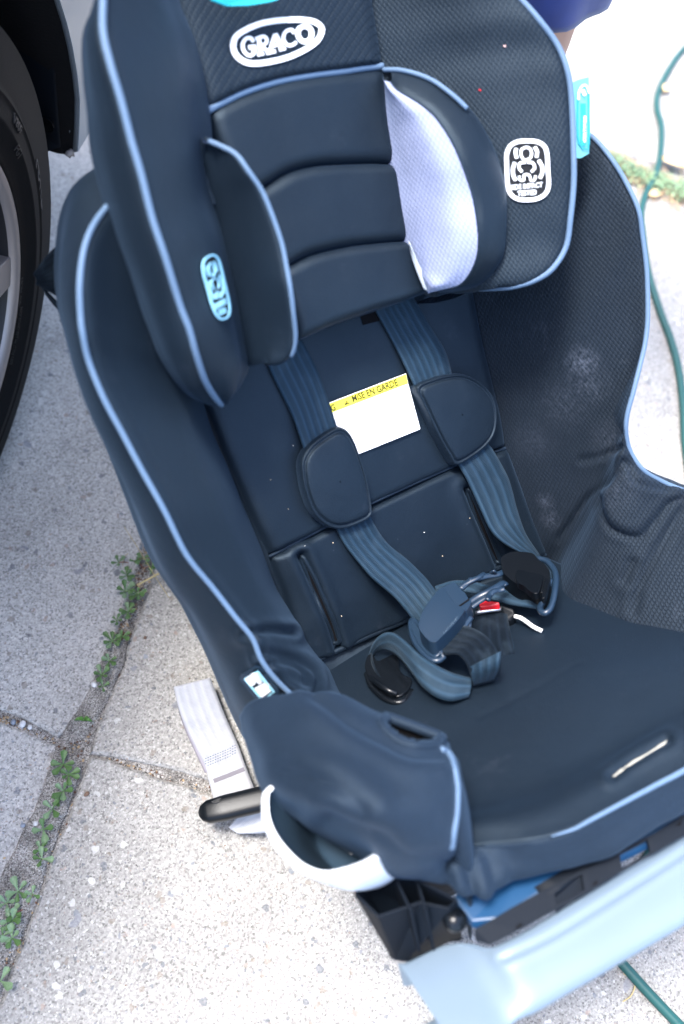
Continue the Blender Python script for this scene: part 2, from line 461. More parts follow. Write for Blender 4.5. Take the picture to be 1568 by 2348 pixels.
WEBG = webbing('pale grey webbing', (.36, .36, .38), 4, .5, .04, con=.05)
WEBS = webbing('grey lilac webbing', (.24, .22, .25), 4, .5, .04)
BLK = plain('black plastic', (.0022, .0034, .0052), .36, .22, bump=.08, bscale=700)
BLKG = plain('glossy black plastic', (.003, .0042, .006), .26, .35)
BLKM = plain('matt black plastic', (.0034, .0062, .0110), .6, .14, bump=.1, bscale=400)
GUN = plain('blue grey moulded plastic', (.010, .023, .043), .32, .5)
STEEL = plain('brushed steel', (.5, .52, .55), .3, .5, metal=.9)
RED = plain('red button plastic', (.55, .012, .02), .35, .5)
PALE = plain('pale grey blue plastic', (.125, .170, .215), .42, .45, var=.04)
WHT = plain('white plastic', (.72, .77, .82), .38, .5)
BLUE = plain('blue plastic', (.003, .045, .12), .45, .5)
WTHR = plain('white embroidery', (.80, .84, .88), .7, .3)
BTHR = plain('pale blue embroidery', (.30, .62, .78), .7, .3)
KTHR = plain('black embroidery', (.010, .011, .014), .8, .2)
LABW = plain('white label cloth', (.86, .87, .88), .6, .3)
LABY = plain('yellow label print', (.85, .74, .06), .6, .3)
LABK = plain('label ink', (.05, .045, .01), .7, .3)
TAGC = plain('turquoise tag', (.01, .30, .36), .5, .4)
TAGL = plain('pale mint tag', (.13, .42, .44), .5, .4)
CONC = concrete('exposed aggregate concrete', (1.01, 1, .985), .315, .62)
CONC2 = concrete('shade-lightened exposed aggregate concrete', (1.01, 1.0, .99), .45, .62)  # left slabs: base colour raised to lighten the shade beside the car
SOIL = soilmat()
CORD = plain('green cord sheath', (.004, .06, .055), .45, .5)
CARP = plain('white car paint', (.23, .275, .315), .3, .4, coat=.3)
RUB = plain('tyre rubber', (.0034, .0042, .0058), .7, .12, bump=.25, bscale=500)
RUBL = plain('raised tyre lettering rubber', (.012, .013, .015), .5, .4)
RIM = plain('satin alloy', (.30, .28, .28), .42, .5, metal=.5)
RIMD = plain('dark alloy pocket', (.012, .013, .016), .4, .5)
LINER = plain('wheel arch felt liner', (.010, .010, .011), .95, .15, bump=.9, bscale=260)
GLASS = plain('dark car glass', (.02, .025, .03), .08, .6)
# ------------------------------------------------------------------ drape flat print on a surface
BV = {}
def bvh(key):
    if key not in BV:
        vs, fs = [], []
        for k in (key if isinstance(key, tuple) else (key,)):
            v, f = SURF[k]; o = len(vs); vs += [Vector(p) for p in v]; fs += [tuple(i + o for i in q) for q in f]
        BV[key] = BVHTree.FromPolygons(vs, fs)
    return BV[key]
def onsurf(key, u, v, lift=.0012):
    d = Vector(ray(u, v)).normalized()
    loc, nr, idx, dist = bvh(key).ray_cast(Vector(CAM), d)
    if loc is None: return None
    if nr.dot(d) > 0: nr = -nr
    return np.array(loc + nr * lift)
def drape(name, key, polys, mat, parent, lift=.0012, th=.0008):
    """thin raised print: picture-traced strokes laid onto a real surface"""
    V, Fc = [], []
    for poly in polys:
        ids = []
        ok = True
        P = [onsurf(key, u, v, lift) for u, v in poly]
        if any(p is None for p in P): continue
        k = len(V); V += P
        tri = tessellate_polygon([[Vector((u, v, 0)) for u, v in poly]])
        Fc += [tuple(k + i for i in t) for t in tri]
    if not V: return None
    o = mobj(name, V, Fc, mat, parent, smooth=False)
    s = o.modifiers.new('solid', 'SOLIDIFY'); s.thickness = th; s.offset = 0
    return o
def stroke(P, wd, n=None, closed=False):
    """quads along a polyline in the picture plane"""
    P = np.asarray(P, float)
    P = cr(P, n or max(4, 4 * len(P)), closed) if n != 0 else P
    if closed: T = np.roll(P, -1, 0) - np.roll(P, 1, 0)
    else: T = np.gradient(P, axis=0)
    T /= np.linalg.norm(T, axis=1, keepdims=True) + 1e-9
    Nn = np.stack([-T[:, 1], T[:, 0]], 1); W = np.broadcast_to(np.asarray(wd, float), (len(P),))[:, None]
    a, b = P + Nn * W / 2, P - Nn * W / 2
    out = []
    for i in range(len(P) if closed else len(P) - 1):
        j = (i + 1) % len(P)
        out.append([a[i], a[j], b[j], b[i]])
    return out
def textpoly(s, o, xd, yd):
    """outline text as picture-plane triangles; xd, yd are the vectors of one em"""
    cu = bpy.data.curves.new('t', 'FONT'); cu.body = s; cu.resolution_u = 2; cu.offset = .018
    ob = bpy.data.objects.new('t', cu); col.objects.link(ob)
    dg = bpy.context.evaluated_depsgraph_get(); dg.update()
    me = bpy.data.meshes.new_from_object(ob.evaluated_get(dg))
    out = []
    o, xd, yd = map(np.asarray, (o, xd, yd))
    for p in me.polygons:
        out.append([o + xd * me.vertices[i].co.x + yd * me.vertices[i].co.y for i in p.vertices])
    wd = max((v.co.x for v in me.vertices), default=0)
    bpy.data.objects.remove(ob); bpy.data.meshes.remove(me); bpy.data.curves.remove(cu)
    return out
# ================================================================== ground
def gp(lst): return pts([(u, v) for u, v in lst], 'G', 0.0)
JD = np.array([math.sin(2.366165), -math.cos(2.366165), 0.])      # along the long joint, away from the camera
JE = np.array([JD[1], -JD[0], 0.])                                 # across it, to the right
def rough_outline(P, step=.012, amp=.0022, keep=2.2):
    """subdivide a polygon's edges near the camera and nick them"""
    out = []
    n = len(P)
    for i in range(n):
        a, b = P[i], P[(i + 1) % n]
        L = np.linalg.norm(b - a); mid = (a + b) / 2
        near = min(np.linalg.norm(a[:2]), np.linalg.norm(b[:2])) < keep
        k = max(1, int(min(L, 8) / (step if near and L < 2.5 else .35)))
        d = (b - a) / (L + 1e-9); nn = np.array([-d[1], d[0], 0])
        for j in range(k):
            p = a + (b - a) * j / k
            q = noise.noise(Vector(p * 55)) * amp + noise.noise(Vector(p * 160)) * amp * .6
            out.append(p + nn * q)
    return out
def slab(name, outline, mat, label, hole=None, thick=.06, ztop=0.0):
    P = [np.array([p[0], p[1], ztop]) for p in outline]
    c = np.mean(P, 0)
    loops = [P] + ([[np.array([p[0], p[1], ztop]) for p in hole]] if hole is not None else [])
    V, Fc = [], []
    inner = []
    for li, L in enumerate(loops):
        n = len(L); A = np.array(L)
        T = np.roll(A, -1, 0) - np.roll(A, 1, 0); T /= np.linalg.norm(T, axis=1, keepdims=True) + 1e-9
        Nn = np.stack([-T[:, 1], T[:, 0], 0 * T[:, 0]], 1)
        area = 0.5 * np.sum(A[:, 0] * np.roll(A[:, 1], -1) - np.roll(A[:, 0], -1) * A[:, 1])
        if (area > 0) != (li == 0): Nn = -Nn      # pointing into the concrete
        In = A + Nn * .0045
        Md = A + Nn * .0012; Md[:, 2] -= .0025
        Bt = A.copy(); Bt[:, 2] -= thick
        Ed = A.copy(); Ed[:, 2] -= .006
        k = len(V); V += list(In) + list(Md) + list(Ed) + list(Bt)
        for i in range(n):
            j = (i + 1) % n
            for r in range(3): Fc.append((k + r * n + i, k + r * n + j, k + (r + 1) * n + j, k + (r + 1) * n + i))
        inner.append((k, In))
    tri = tessellate_polygon([[Vector(p) for p in In] for k, In in inner])
    flat = []
    for k, In in inner: flat += [k + i for i in range(len(In))]
    Fc += [tuple(flat[i] for i in t) for t in tri]
    o = mobj(name, V, Fc, mat, None, smooth=False)
    bpy.context.view_layer.objects.active = o
    return o
pave = empty('pavement', (0, 0, 0)); tag(pave, kind='structure')
def addslab(*a, **k):
    o = slab(*a, **k); o.parent = pave; return o
# edges traced on the ground plane
Ledge_up = gp([(336, 1215), (308, 1330), (272, 1440), (240, 1510), (228, 1540), (207, 1595), (174, 1650), (134, 1692)])
B1up = gp([(132, 1690), (62, 1650), (0, 1622)])
B1lo = gp([(129, 1703), (66, 1674), (0, 1648)])
Ledge_lo = gp([(134, 1704), (124, 1790), (92, 1880), (58, 1960), (18, 2050)])
Redge = gp([(362, 1250), (340, 1345), (318, 1410), (294, 1468), (281, 1525), (260, 1575), (222, 1660), (204, 1728), (180, 1800), (150, 1880), (120, 1950), (100, 2015), (75, 2090), (45, 2165), (12, 2255)])
def ext(p, d, L): return p + d * L
B3lo = gp([(1568, 470), (1395, 402)]); B3hi = gp([(1568, 395), (1385, 342)])
farR = [ext(B3lo[0], JE, 4.0), B3lo[0], B3lo[1], ext(B3lo[1], -JE, 0.0)]
kJ = float((B3lo[1] - Redge[0]) @ JD)
cR = Redge[0] + JD * kJ
# upper left slab
UL = [B1up[2] - JE * 1.6, B1up[2], B1up[1], B1up[0]] + list(Ledge_up[::-1][1:]) + [Ledge_up[0] + JD * 4.5, Ledge_up[0] + JD * 4.5 - JE * 1.9]
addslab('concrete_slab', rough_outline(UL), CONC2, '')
LL = [B1lo[2] - JE * 1.6, Ledge_lo[-1] - JD * 1.7 - JE * 1.9, Ledge_lo[-1] - JD * 1.7] + list(Ledge_lo[::-1]) + [B1lo[1], B1lo[2]]
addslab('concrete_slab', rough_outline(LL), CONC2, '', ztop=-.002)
crk_lo = gp([(205, 1731), (250, 1738), (300, 1757), (370, 1781), (420, 1796), (480, 1817), (545, 1841)])
crk_up = gp([(600, 1850), (560, 1822), (500, 1795), (440, 1776), (380, 1760), (300, 1742), (250, 1733), (205, 1727)])
RR = [Redge[0] + JD * (kJ - .012), B3lo[1], B3lo[0], B3lo[0] + JE * 3.5, B3lo[0] + JE * 3.5 - JD * 3.4, Redge[-1] - JD * 1.6] + list(Redge[:7:-1]) + list(crk_lo) + list(crk_up) + list(Redge[6::-1])
addslab('concrete_slab', rough_outline(RR, .010, .0018), CONC, '')
kB = float((B3lo[1] - Redge[0]) @ JD)
FRs = [Redge[0] + JD * (kB + .045) + JE * .01, B3hi[1], B3hi[0], B3hi[0] + JE * 3.4, B3hi[0] + JE * 3.4 + JD * 3.5, Redge[0] + JD * (kB + 3.6) + JE * .01]
addslab('concrete_slab', rough_outline(FRs, .02), CONC, '')
# soil bed that shows in the joints, and the ground beyond the slabs
g = 90; sp_ = np.linspace(-1.1, 1.3, g)
V = [(x, y, -.005 + .003 * noise.noise(Vector((x * 40, y * 40, 0))) + .003 * noise.noise(Vector((x * 12, y * 12, 3)))) for y in sp_ + .1 for x in sp_]
tag(mobj('joint_soil', V, gfaces(g, g), SOIL), kind='structure')
V = [(-90, -90, -.05), (90, -90, -.05), (90, 90, -.05), (-90, 90, -.05)]
tag(mobj('ground', V, [(0, 1, 2, 3)], CONC, smooth=False), kind='structure')

# soil spilled over the slab edge: thin irregular mounds
def mound(name, c_px, mat, parent=None, h=.004, seed=0):
    out = gp(c_px); P = cr(out, 60, True); c = P.mean(0); V = []; n = 60; R = 8
    for r in range(R + 1):
        t = r / R
        for i in range(n):
            p = c + (P[i] - c) * (1 - t) if r < R else c
            k = 1 + .12 * noise.noise(Vector(P[i] * 60 + seed)) * (1 - t)
            q = c + (p - c) * k
            V.append((q[0], q[1], .0004 - (.003 if r == 0 else 0) + h * (1 - (1 - t) ** 2) * (.5 + .5 * noise.noise(Vector(q * 45)))))
    Fc = [(r * n + i, r * n + (i + 1) % n, (r + 1) * n + (i + 1) % n, (r + 1) * n + i) for r in range(R) for i in range(n)]
    return mobj(name, V, Fc, mat, parent)
tag(mound('soil_spill', [(128, 1712), (112, 1760), (85, 1840), (55, 1900), (25, 1960), (0, 2010), (-20, 2080), (-25, 2200), (30, 2180), (80, 2075), (125, 1930), (170, 1810), (190, 1740), (165, 1712)], SOIL, h=.0035), kind='structure')
tag(mound('soil_spill', [(262, 1450), (228, 1520), (196, 1600), (150, 1665), (135, 1700), (170, 1712), (215, 1660), (262, 1570), (290, 1480)], SOIL, h=.0025, seed=4), kind='structure')

# grit, husks and chips lying in the joints
def chipgeo(c, s, flat=.45, rnd=random):
    V = []; a0 = rnd.random() * 6.28; el = rnd.uniform(.5, 1)
    for k in range(6):
        a = a0 + k * math.pi / 3; r = s * rnd.uniform(.7, 1.1)
        x, y = r * math.cos(a), r * el * math.sin(a)
        V.append((c[0] + x * math.cos(a0) - y * math.sin(a0), c[1] + x * math.sin(a0) + y * math.cos(a0), c[2]))
    T = [(c[0] + (v[0] - c[0]) * .6, c[1] + (v[1] - c[1]) * .6, c[2] + s * flat * rnd.uniform(.7, 1.2)) for v in V]
    return V + T, [(k, (k + 1) % 6, 6 + (k + 1) % 6, 6 + k) for k in range(6)] + [tuple(range(6, 12))]
HUSK = plain('dry husk', (.42, .30, .17), .8); GRITD = plain('dark grit', (.09, .085, .08), .9); GRITL = plain('pale grit', (.5, .48, .46), .85)
BARK = plain('brown bark chip', (.13, .07, .045), .85)
jpath = [(345, 1240), (322, 1330), (292, 1440), (255, 1530), (215, 1620), (170, 1705), (145, 1800), (105, 1910), (70, 2020), (35, 2110), (5, 2210)]
jw = [14, 16, 20, 26, 28, 34, 34, 38, 36, 38, 32]
R_ = random.Random(3)
sets = {'husk': [], 'dark': [], 'light': [], 'bark': []}
for k in range(1500):
    t = R_.random() * (len(jpath) - 1); i = int(t); f_ = t - i
    u = jpath[i][0] * (1 - f_) + jpath[i + 1][0] * f_ + R_.gauss(0, .62) * jw[i]; v = jpath[i][1] * (1 - f_) + jpath[i + 1][1] * f_
    p = at(u, v, -.003 + R_.random() * .002, 'G'); kind = R_.choices(['husk', 'dark', 'light', 'bark'], [3, 6, 4, 3])[0]
    sets[kind].append(chipgeo(p, R_.uniform(.0005, .0016) * (1.3 if kind in ('husk', 'bark') else 1), rnd=R_))
for k in range(260):     # crack and the short joint
    if k % 2: t = R_.random(); u, v = 250 + 250 * t, 1738 + 75 * t + R_.uniform(-4, 14)
    else: t = R_.random(); u, v = 130 * t, 1645 + 58 * t + R_.uniform(-10, 12)
    p = at(u, v, -.005, 'G'); kind = R_.choice(['husk', 'dark', 'light', 'bark'])
    sets[kind].append(chipgeo(p, R_.uniform(.0006, .0024), rnd=R_))
for k in range(90):      # odd crumbs on the slabs
    p = at(R_.uniform(0, 520), R_.uniform(1250, 2330), .0002, 'G')
    sets[R_.choice(['dark', 'bark', 'light'])].append(chipgeo(p, R_.uniform(.0005, .0013), rnd=R_))
for kk, mt, nm in (('husk', HUSK, 'seed_husks'), ('dark', GRITD, 'dark_grit'), ('light', GRITL, 'pale_grit'), ('bark', BARK, 'bark_crumbs')):
    V, Fc = merge(sets[kk]); tag(mobj(nm, V, Fc, mt, smooth=False), {'husk': 'straw coloured seed husks scattered in the pavement joints', 'dark': 'dark grit scattered along the weedy pavement joint', 'light': 'pale grit scattered along the weedy pavement joint', 'bark': 'brown bark crumbs scattered in the pavement joints'}[kk], 'debris', kind='stuff')
# single pebbles
def pebble(u, v, rx, ry, mat, label, z=0.0, h=.7):
    c = at(u, v, z, 'G'); V = []; S = 12
    for i in range(7):
        for k in range(S):
            a = 2 * math.pi * k / S; ph = math.pi * i / 6
            q = 1 + .12 * noise.noise(Vector((u + math.cos(a), v + math.sin(a), ph)))
            V.append((rx * math.sin(ph) * math.cos(a) * q, ry * math.sin(ph) * math.sin(a) * q, min(rx, ry) * h * (1 - math.cos(ph)) ))
    Fc = [(i * S + k, i * S + (k + 1) % S, (i + 1) * S + (k + 1) % S, (i + 1) * S + k) for i in range(6) for k in range(S)]
    o = mobj('pebble', V, Fc, mat); o.location = c; o.rotation_euler = (0, 0, R_.random() * 3)
    return tag(o, label, 'pebble')
PW = plain('white pebble', (.62, .62, .63), .6, bump=.2); PB = plain('blue grey pebble', (.22, .25, .30), .6, bump=.2); PT = plain('brown pebble', (.16, .10, .07), .8); PG = plain('grey pebble', (.34, .33, .32), .75, bump=.3)
pebble(52, 1661, .0045, .0035, PW, 'largest white pebble in the short joint at the left picture edge', -.003)
pebble(31, 1656, .0035, .003, PB, 'blue grey pebble left of the white one in the short joint', -.003)
pebble(69, 1668, .003, .0026, PW, 'small white pebble right of the largest one in the short joint', -.003)
pebble(216, 1570, .0042, .0032, PW, 'pale oval pebble beside the leafy weeds in the long joint', -.001)
pebble(53, 1892, .003, .0026, PB, 'bluish pebble on the dirty lower left slab', 0)
pebble(82, 1888, .0028, .0026, PW, 'white pebble on spilled soil beside the lower left slab edge', .0005)
pebble(160, 1792, .0045, .0032, PG, 'grey stone in the soil between two weed plants', -.001)
pebble(332, 1718+742, .0001, .0001, PT, 'x') if False else None
pebble(333, 1463, .0022, .0022, PT, 'round dark brown seed pebble on the right slab near the joint', 0, .8)
pebble(199, 1821, .0034, .0024, PT, 'dark brown chip lying on the right slab edge below the crack', 0, .8)

# ------------------------------------------------------------------ weeds
LEAF = plain('purslane leaf', (.075, .15, .045), .42, .45, bump=.15, bscale=500, var=.25)
LEAF2 = plain('pale purslane leaf', (.15, .235, .12), .42, .45, bump=.15, bscale=500, var=.2)
STEM = plain('reddish weed stem', (.22, .09, .06), .6)
STRAW = plain('dry straw', (.42, .34, .17), .7, var=.2)
GRASS = plain('grass blade green', (.08, .20, .04), .5, var=.3)
def leafmesh(name, mat):
    V, Fc = [], []; n = 9
    for i in range(n):
        t = i / (n - 1); wd = .34 * (t ** 1.5) * math.sqrt(max(0, 1 - t ** 6)) * 1.05 + .03 * (1 - t)
        for s in (-1, -.5, 0, .5, 1):
            V.append((t, wd * s, .10 * math.sin(t * 2.2) + .10 * abs(s) ** 2 * wd / .3))
    for i in range(n - 1):
        for k in range(4): Fc.append((i * 5 + k, (i + 1) * 5 + k, (i + 1) * 5 + k + 1, i * 5 + k + 1))
    m = bpy.data.meshes.new(name); m.from_pydata(V, [], Fc); m.materials.append(mat)
    m.polygons.foreach_set('use_smooth', [True] * len(m.polygons)); m.update(); return m
LM = [leafmesh('leaf', LEAF), leafmesh('leaf', LEAF2)]
def purslane(u, v, size, n, label, rng, pale=0, stems=1, z=-.002):
    base = at(u, v, z, 'G'); root = empty('purslane_weed', base, 0)
    tag(root, label, 'weed', 'small fleshy weeds growing in the long pavement joint')
    sg = []
    a0 = rng.random() * 6.28
    for s in range(stems):
        a = a0 + s * 2 * math.pi / max(stems, 1) + rng.uniform(-.4, .4); L = size * (0 if stems == 1 else rng.uniform(.7, 1.3))
        tip = np.array([math.cos(a) * L, math.sin(a) * L, .004 + size * .3])
        sg.append(tubegeo(cr([[0, 0, -.003], tip * .5 + [0, 0, .002], tip], 6), .0007, 6))
        k = n if stems == 1 else max(3, n // stems)
        b0 = rng.random() * 6.28
        for i in range(k):
            b = b0 + i * 2 * math.pi / k + rng.uniform(-.25, .25)
            l = bpy.data.objects.new('leaf', rng.choices(LM, [1 - pale * .8 - .1, pale * .8 + .1])[0]); col.objects.link(l); l.parent = root
            l.location = tip; sz = size * rng.uniform(.75, 1.15); l.scale = (sz, sz * rng.uniform(.9, 1.2), sz)
            l.rotation_euler = (rng.uniform(-.25, .25), rng.uniform(-.55, -.1), b)
    V, Fc = merge(sg); so_ = mobj('stem', V, Fc, STEM, None); so_.parent = root
    return root
rg = random.Random(11)
W = [(300, 1290, .012, 8, 2, 0, 'dense purslane at the top of the big weed clump beside the seat'),
     (330, 1302, .010, 6, 2, 0, 'purslane crossed by the thick straw stalk beside the seat'),
     (292, 1325, .011, 5, 1, 0, 'purslane under the left edge of the big clump, below its top plant'),
     (346, 1232, .008, 5, 1, 0, 'small weed half hidden by the car seat at the joint end'),
     (288, 1362, .014, 5, 1, 0, 'broad leaved purslane spreading left in the middle of the clump'),
     (315, 1368, .012, 6, 1, 0, 'rosette purslane on the right of the clump middle'),
     (294, 1408, .012, 6, 1, 0, 'purslane rosette at the lower end of the big clump'),
     (268, 1428, .009, 4, 1, 0, 'little purslane at the lower left tip of the big clump'),
     (258, 1476, .014, 6, 1, 0, 'open rosette purslane just below the big clump'),
     (280, 1466, .011, 5, 1, 0, 'purslane with pointed leaves right of the open rosette'),
     (252, 1520, .012, 5, 1, .2, 'purslane with flat side leaves above the pale oval pebble'),
     (234, 1552, .012, 5, 1, .1, 'upright purslane right above the pale oval pebble'),
     (236, 1578, .008, 4, 1, .2, 'tiny purslane right beside the pale oval pebble'),
     (146, 1757, .014, 5, 1, .3, 'large four leaved purslane left of the crack in the joint'),
     (158, 1780, .012, 6, 1, .3, 'purslane cluster just under the large four leaved one'),
     (147, 1818, .013, 5, 1, .4, 'purslane with reaching leaves beside the grey stone'),
     (134, 1838, .009, 5, 1, .3, 'small crowded purslane beneath the reaching one'),
     (122, 1858, .015, 4, 1, .5, 'three armed purslane halfway down the lower joint'),
     (101, 1905, .014, 4, 1, .5, 'slim leaved purslane alone on the lower joint'),
     (94, 1950, .010, 5, 1, .5, 'little purslane over the four leaf one in the lower joint'),
     (98, 1972, .013, 4, 1, .5, 'four leaf purslane with a pink centre in the lower joint'),
     (44, 2046, .015, 5, 1, .9, 'pale purslane at the top of the lowest clump'),
     (62, 2082, .011, 8, 2, .8, 'pale purslane on the right side of the lowest clump'),
     (18, 2072, .013, 5, 1, .9, 'pale purslane at the left picture edge in the lowest clump'),
     (30, 2112, .013, 7, 1, .9, 'pale broad purslane in the heart of the lowest clump'),
     (8, 2148, .012, 5, 1, .8, 'yellowish purslane cut by the left picture edge'),
     (30, 2152, .013, 5, 1, .9, 'pale purslane at the lower end of the lowest clump'),
     (4, 2250, .015, 4, 1, .8, 'single pale purslane near the bottom left corner')]
for (u, v, s, n, st, pl, lb) in W: purslane(u, v, s * 1.02, n + (1 if v < 1450 and st < 2 else 0), lb, rg, pl, st)
# grass sprigs and straws
def blade(u0, v0, u1, v1, wd, mat, h=.006):
    a, b = at(u0, v0, .001, 'G'), at(u1, v1, .002, 'G'); m_ = (a + b) / 2 + [0, 0, h]
    P = cr([a, m_, b], 10); V = []; T = b - a; T /= np.linalg.norm(T); s = np.cross(T, [0, 0, 1])
    for i, p in enumerate(P):
        q = wd * (1 - abs(2 * i / 9 - .7) ** 2 / 1.8); V += [p - s * q, p + np.array([0, 0, -.0004]), p + s * q]
    return V, [(i * 3 + k, i * 3 + k + 1, i * 3 + 4 + k, i * 3 + 3 + k) for i in range(9) for k in (0, 1)]
def sprig(name, blades, mat, label, cat='weed'):
    root = empty(name, at(*blades[0][:2], 0, 'G'))
    tag(root, label, cat)
    for b in blades:
        V, Fc = blade(*b, mat); o = mobj('grass_blade', V, Fc, mat, root)
sprig('grass_sprig', [(192, 1650, 170, 1651, .002), (192, 1650, 180, 1645, .0016), (192, 1650, 212, 1654, .002), (192, 1650, 205, 1644, .0014)], GRASS, 'little spread grass sprig alone in the joint between the clumps')
sprig('grass_sprig', [(350, 1300, 357, 1262, .0014), (352, 1302, 372, 1306, .0014), (350, 1300, 345, 1318, .0013), (350, 1300, 384, 1310, .0012), (350, 1300, 362, 1282, .0012)], GRASS, 'pointed grass sprig by the thick straw beside the seat')
def straw(P, r, label):
    Q = pts([(u, v, h, 'G') for u, v, h in P]); o = tube('straw_stalk', cr(Q, 16), r, STRAW, None, 6); return tag(o, label, 'straw')
straw([(314, 1341, .010), (345, 1325, .014), (384, 1303, .012)], .0013, 'thick pale straw stalk lying across the weed clump')
straw([(285, 1208, .003), (322, 1265, .008), (355, 1320, .010), (388, 1370, .002)], .0005, 'long thin straw lying down through the weed clump')
straw([(281, 1295, .001), (286, 1275, .003), (294, 1268, .001)], .0004, 'short dark curled stem left of the weed clump')
straw([(1430, 2232, .001), (1455, 2250, .002), (1448, 2280, .001), (1428, 2296, .001)], .0008, 'thin curved twig on the slab beside the green cord')
# far joint with ground cover
rr = random.Random(5); VV = []; FF = []; SV = []
for k in range(1300):
    t = rr.random(); u = 1392 + 330 * t; v = 352 + .405 * (u - 1392) + rr.gauss(0, 13) + 14
    c = at(u, v, rr.uniform(.0, .012), 'G'); s = rr.uniform(.004, .010); a = rr.random() * 6.28
    ax = np.array([math.cos(a), math.sin(a), rr.uniform(-.2, .5)]); bx = np.array([-math.sin(a), math.cos(a), rr.uniform(-.3, .3)])
    kk = len(VV); VV += [c, c + ax * s * .5 + bx * s * .3, c + ax * s, c + ax * s * .5 - bx * s * .3]; FF.append((kk, kk + 1, kk + 2, kk + 3))
tag(mobj('ground_cover', VV, FF, LEAF2, smooth=False), 'low green weeds filling the far pavement joint behind the seat', 'weeds', kind='stuff')
for k in range(420):
    u = 1392 + 330 * rr.random(); v = 352 + .405 * (u - 1392) + rr.gauss(0, 20) + 22
    c = at(u, v, .003, 'G'); a = rr.gauss(2.4, .9); L = rr.uniform(.01, .035)
    SV.append(tubegeo([c, c + np.array([math.cos(a), math.sin(a), .15]) * L * .5, c + np.array([math.cos(a), math.sin(a), 0]) * L], .0006, 4))
V, Fc = merge(SV); tag(mobj('dry_straw_litter', V, Fc, HUSK, smooth=False), 'brown dry straw bits along the far weedy joint', 'debris', kind='stuff')
DL = plain('dry leaf', (.60, .42, .22), .7, var=.2)
def dleaf(u, v, s, a, label):
    c = at(u, v, .004, 'G'); V = []; Fc = []
    for i in range(9):
        t = i / 8; wd = .26 * math.sin(math.pi * t ** .8)
        for q in (-1, 0, 1): V.append((s * (t - .5), s * wd * q, s * (.12 * math.sin(3 * t) + .12 * abs(q))))
    for i in range(8):
        for k in (0, 1): Fc.append((i * 3 + k, i * 3 + 3 + k, i * 3 + 4 + k, i * 3 + 1 + k))
    o = mobj('dry_leaf', V, Fc, DL); o.location = c; o.rotation_euler = (.1, .1, a); m_ = o.modifiers.new('solid', 'SOLIDIFY'); m_.thickness = .0006
    return tag(o, label, 'leaf')
dleaf(1540, 378, .05, -.9, 'curled tan dry leaf right of the green cord at the far joint')
dleaf(1524, 205, .032, .6, 'small reddish dry leaf beside the upper green cord')
dleaf(1500, 448, .03, -.2, 'small brown dry leaf just below the far weeds')

# ================================================================== green cord
cp = [(1700, 40), (1625, 72), (1568, 112), (1530, 165), (1508, 215), (1506, 250), (1516, 290), (1514, 350), (1503, 400), (1480, 445), (1470, 490), (1474, 540), (1485, 620), (1512, 710), (1538, 780), (1556, 850), (1566, 930), (1572, 1030), (1600, 1150)]
cp2 = [(1395, 2150), (1412, 2190), (1450, 2235), (1500, 2290), (1560, 2352), (1640, 2430), (1760, 2500)]
cmid = [np.array([.62, -.02, .0055]), np.array([.50, -.22, .0055]), np.array([.24, -.30, .0055])]
Q = list(pts(cp, 'G', .0055)) + cmid + list(pts(cp2, 'G', .0055))
tag(tube('extension_cord', cr(Q, 260), .0058, CORD, None, 12), 'green rubber cord snaking over the slabs right of and under the car seat', 'cord')

# ================================================================== car
PH = 0.7604787; CD = np.array([math.cos(PH), math.sin(PH), 0]); CN = np.array([math.sin(PH), -math.cos(PH), 0]); WC = np.array([-0.36224, 0.43054, 0.32294]); WR = 0.32294
Z_ = np.array([0, 0, 1.])
car = empty('parked_car', WC * [1, 1, 0]); tag(car, 'white parked car with a dark wheel arch and alloy wheel beside the seat', 'car')
def cpt(a, n, z): return WC * [1, 1, 0] + CD * a + CN * n + Z_ * z
def lathe(prof, c, ax, n=72):
    """prof: (radius, offset along ax)"""
    ax = np.asarray(ax); e1 = CD; e2 = np.cross(ax, e1); V = []
    for i in range(n):
        t = 2 * math.pi * i / n
        for r, o in prof: V.append(c + ax * o + r * (math.cos(t) * e1 + math.sin(t) * e2))
    k = len(prof)
    return V, [(i * k + j, i * k + j + 1, ((i + 1) % n) * k + j + 1, ((i + 1) % n) * k + j) for i in range(n) for j in range(k - 1)]
d__ = ray(14, 622); X__ = CAM + d__ * (((WC - CAM) @ CN) / (d__ @ CN)) - WC
SPA = math.atan2(X__ @ np.cross(CN, CD), X__ @ CD)
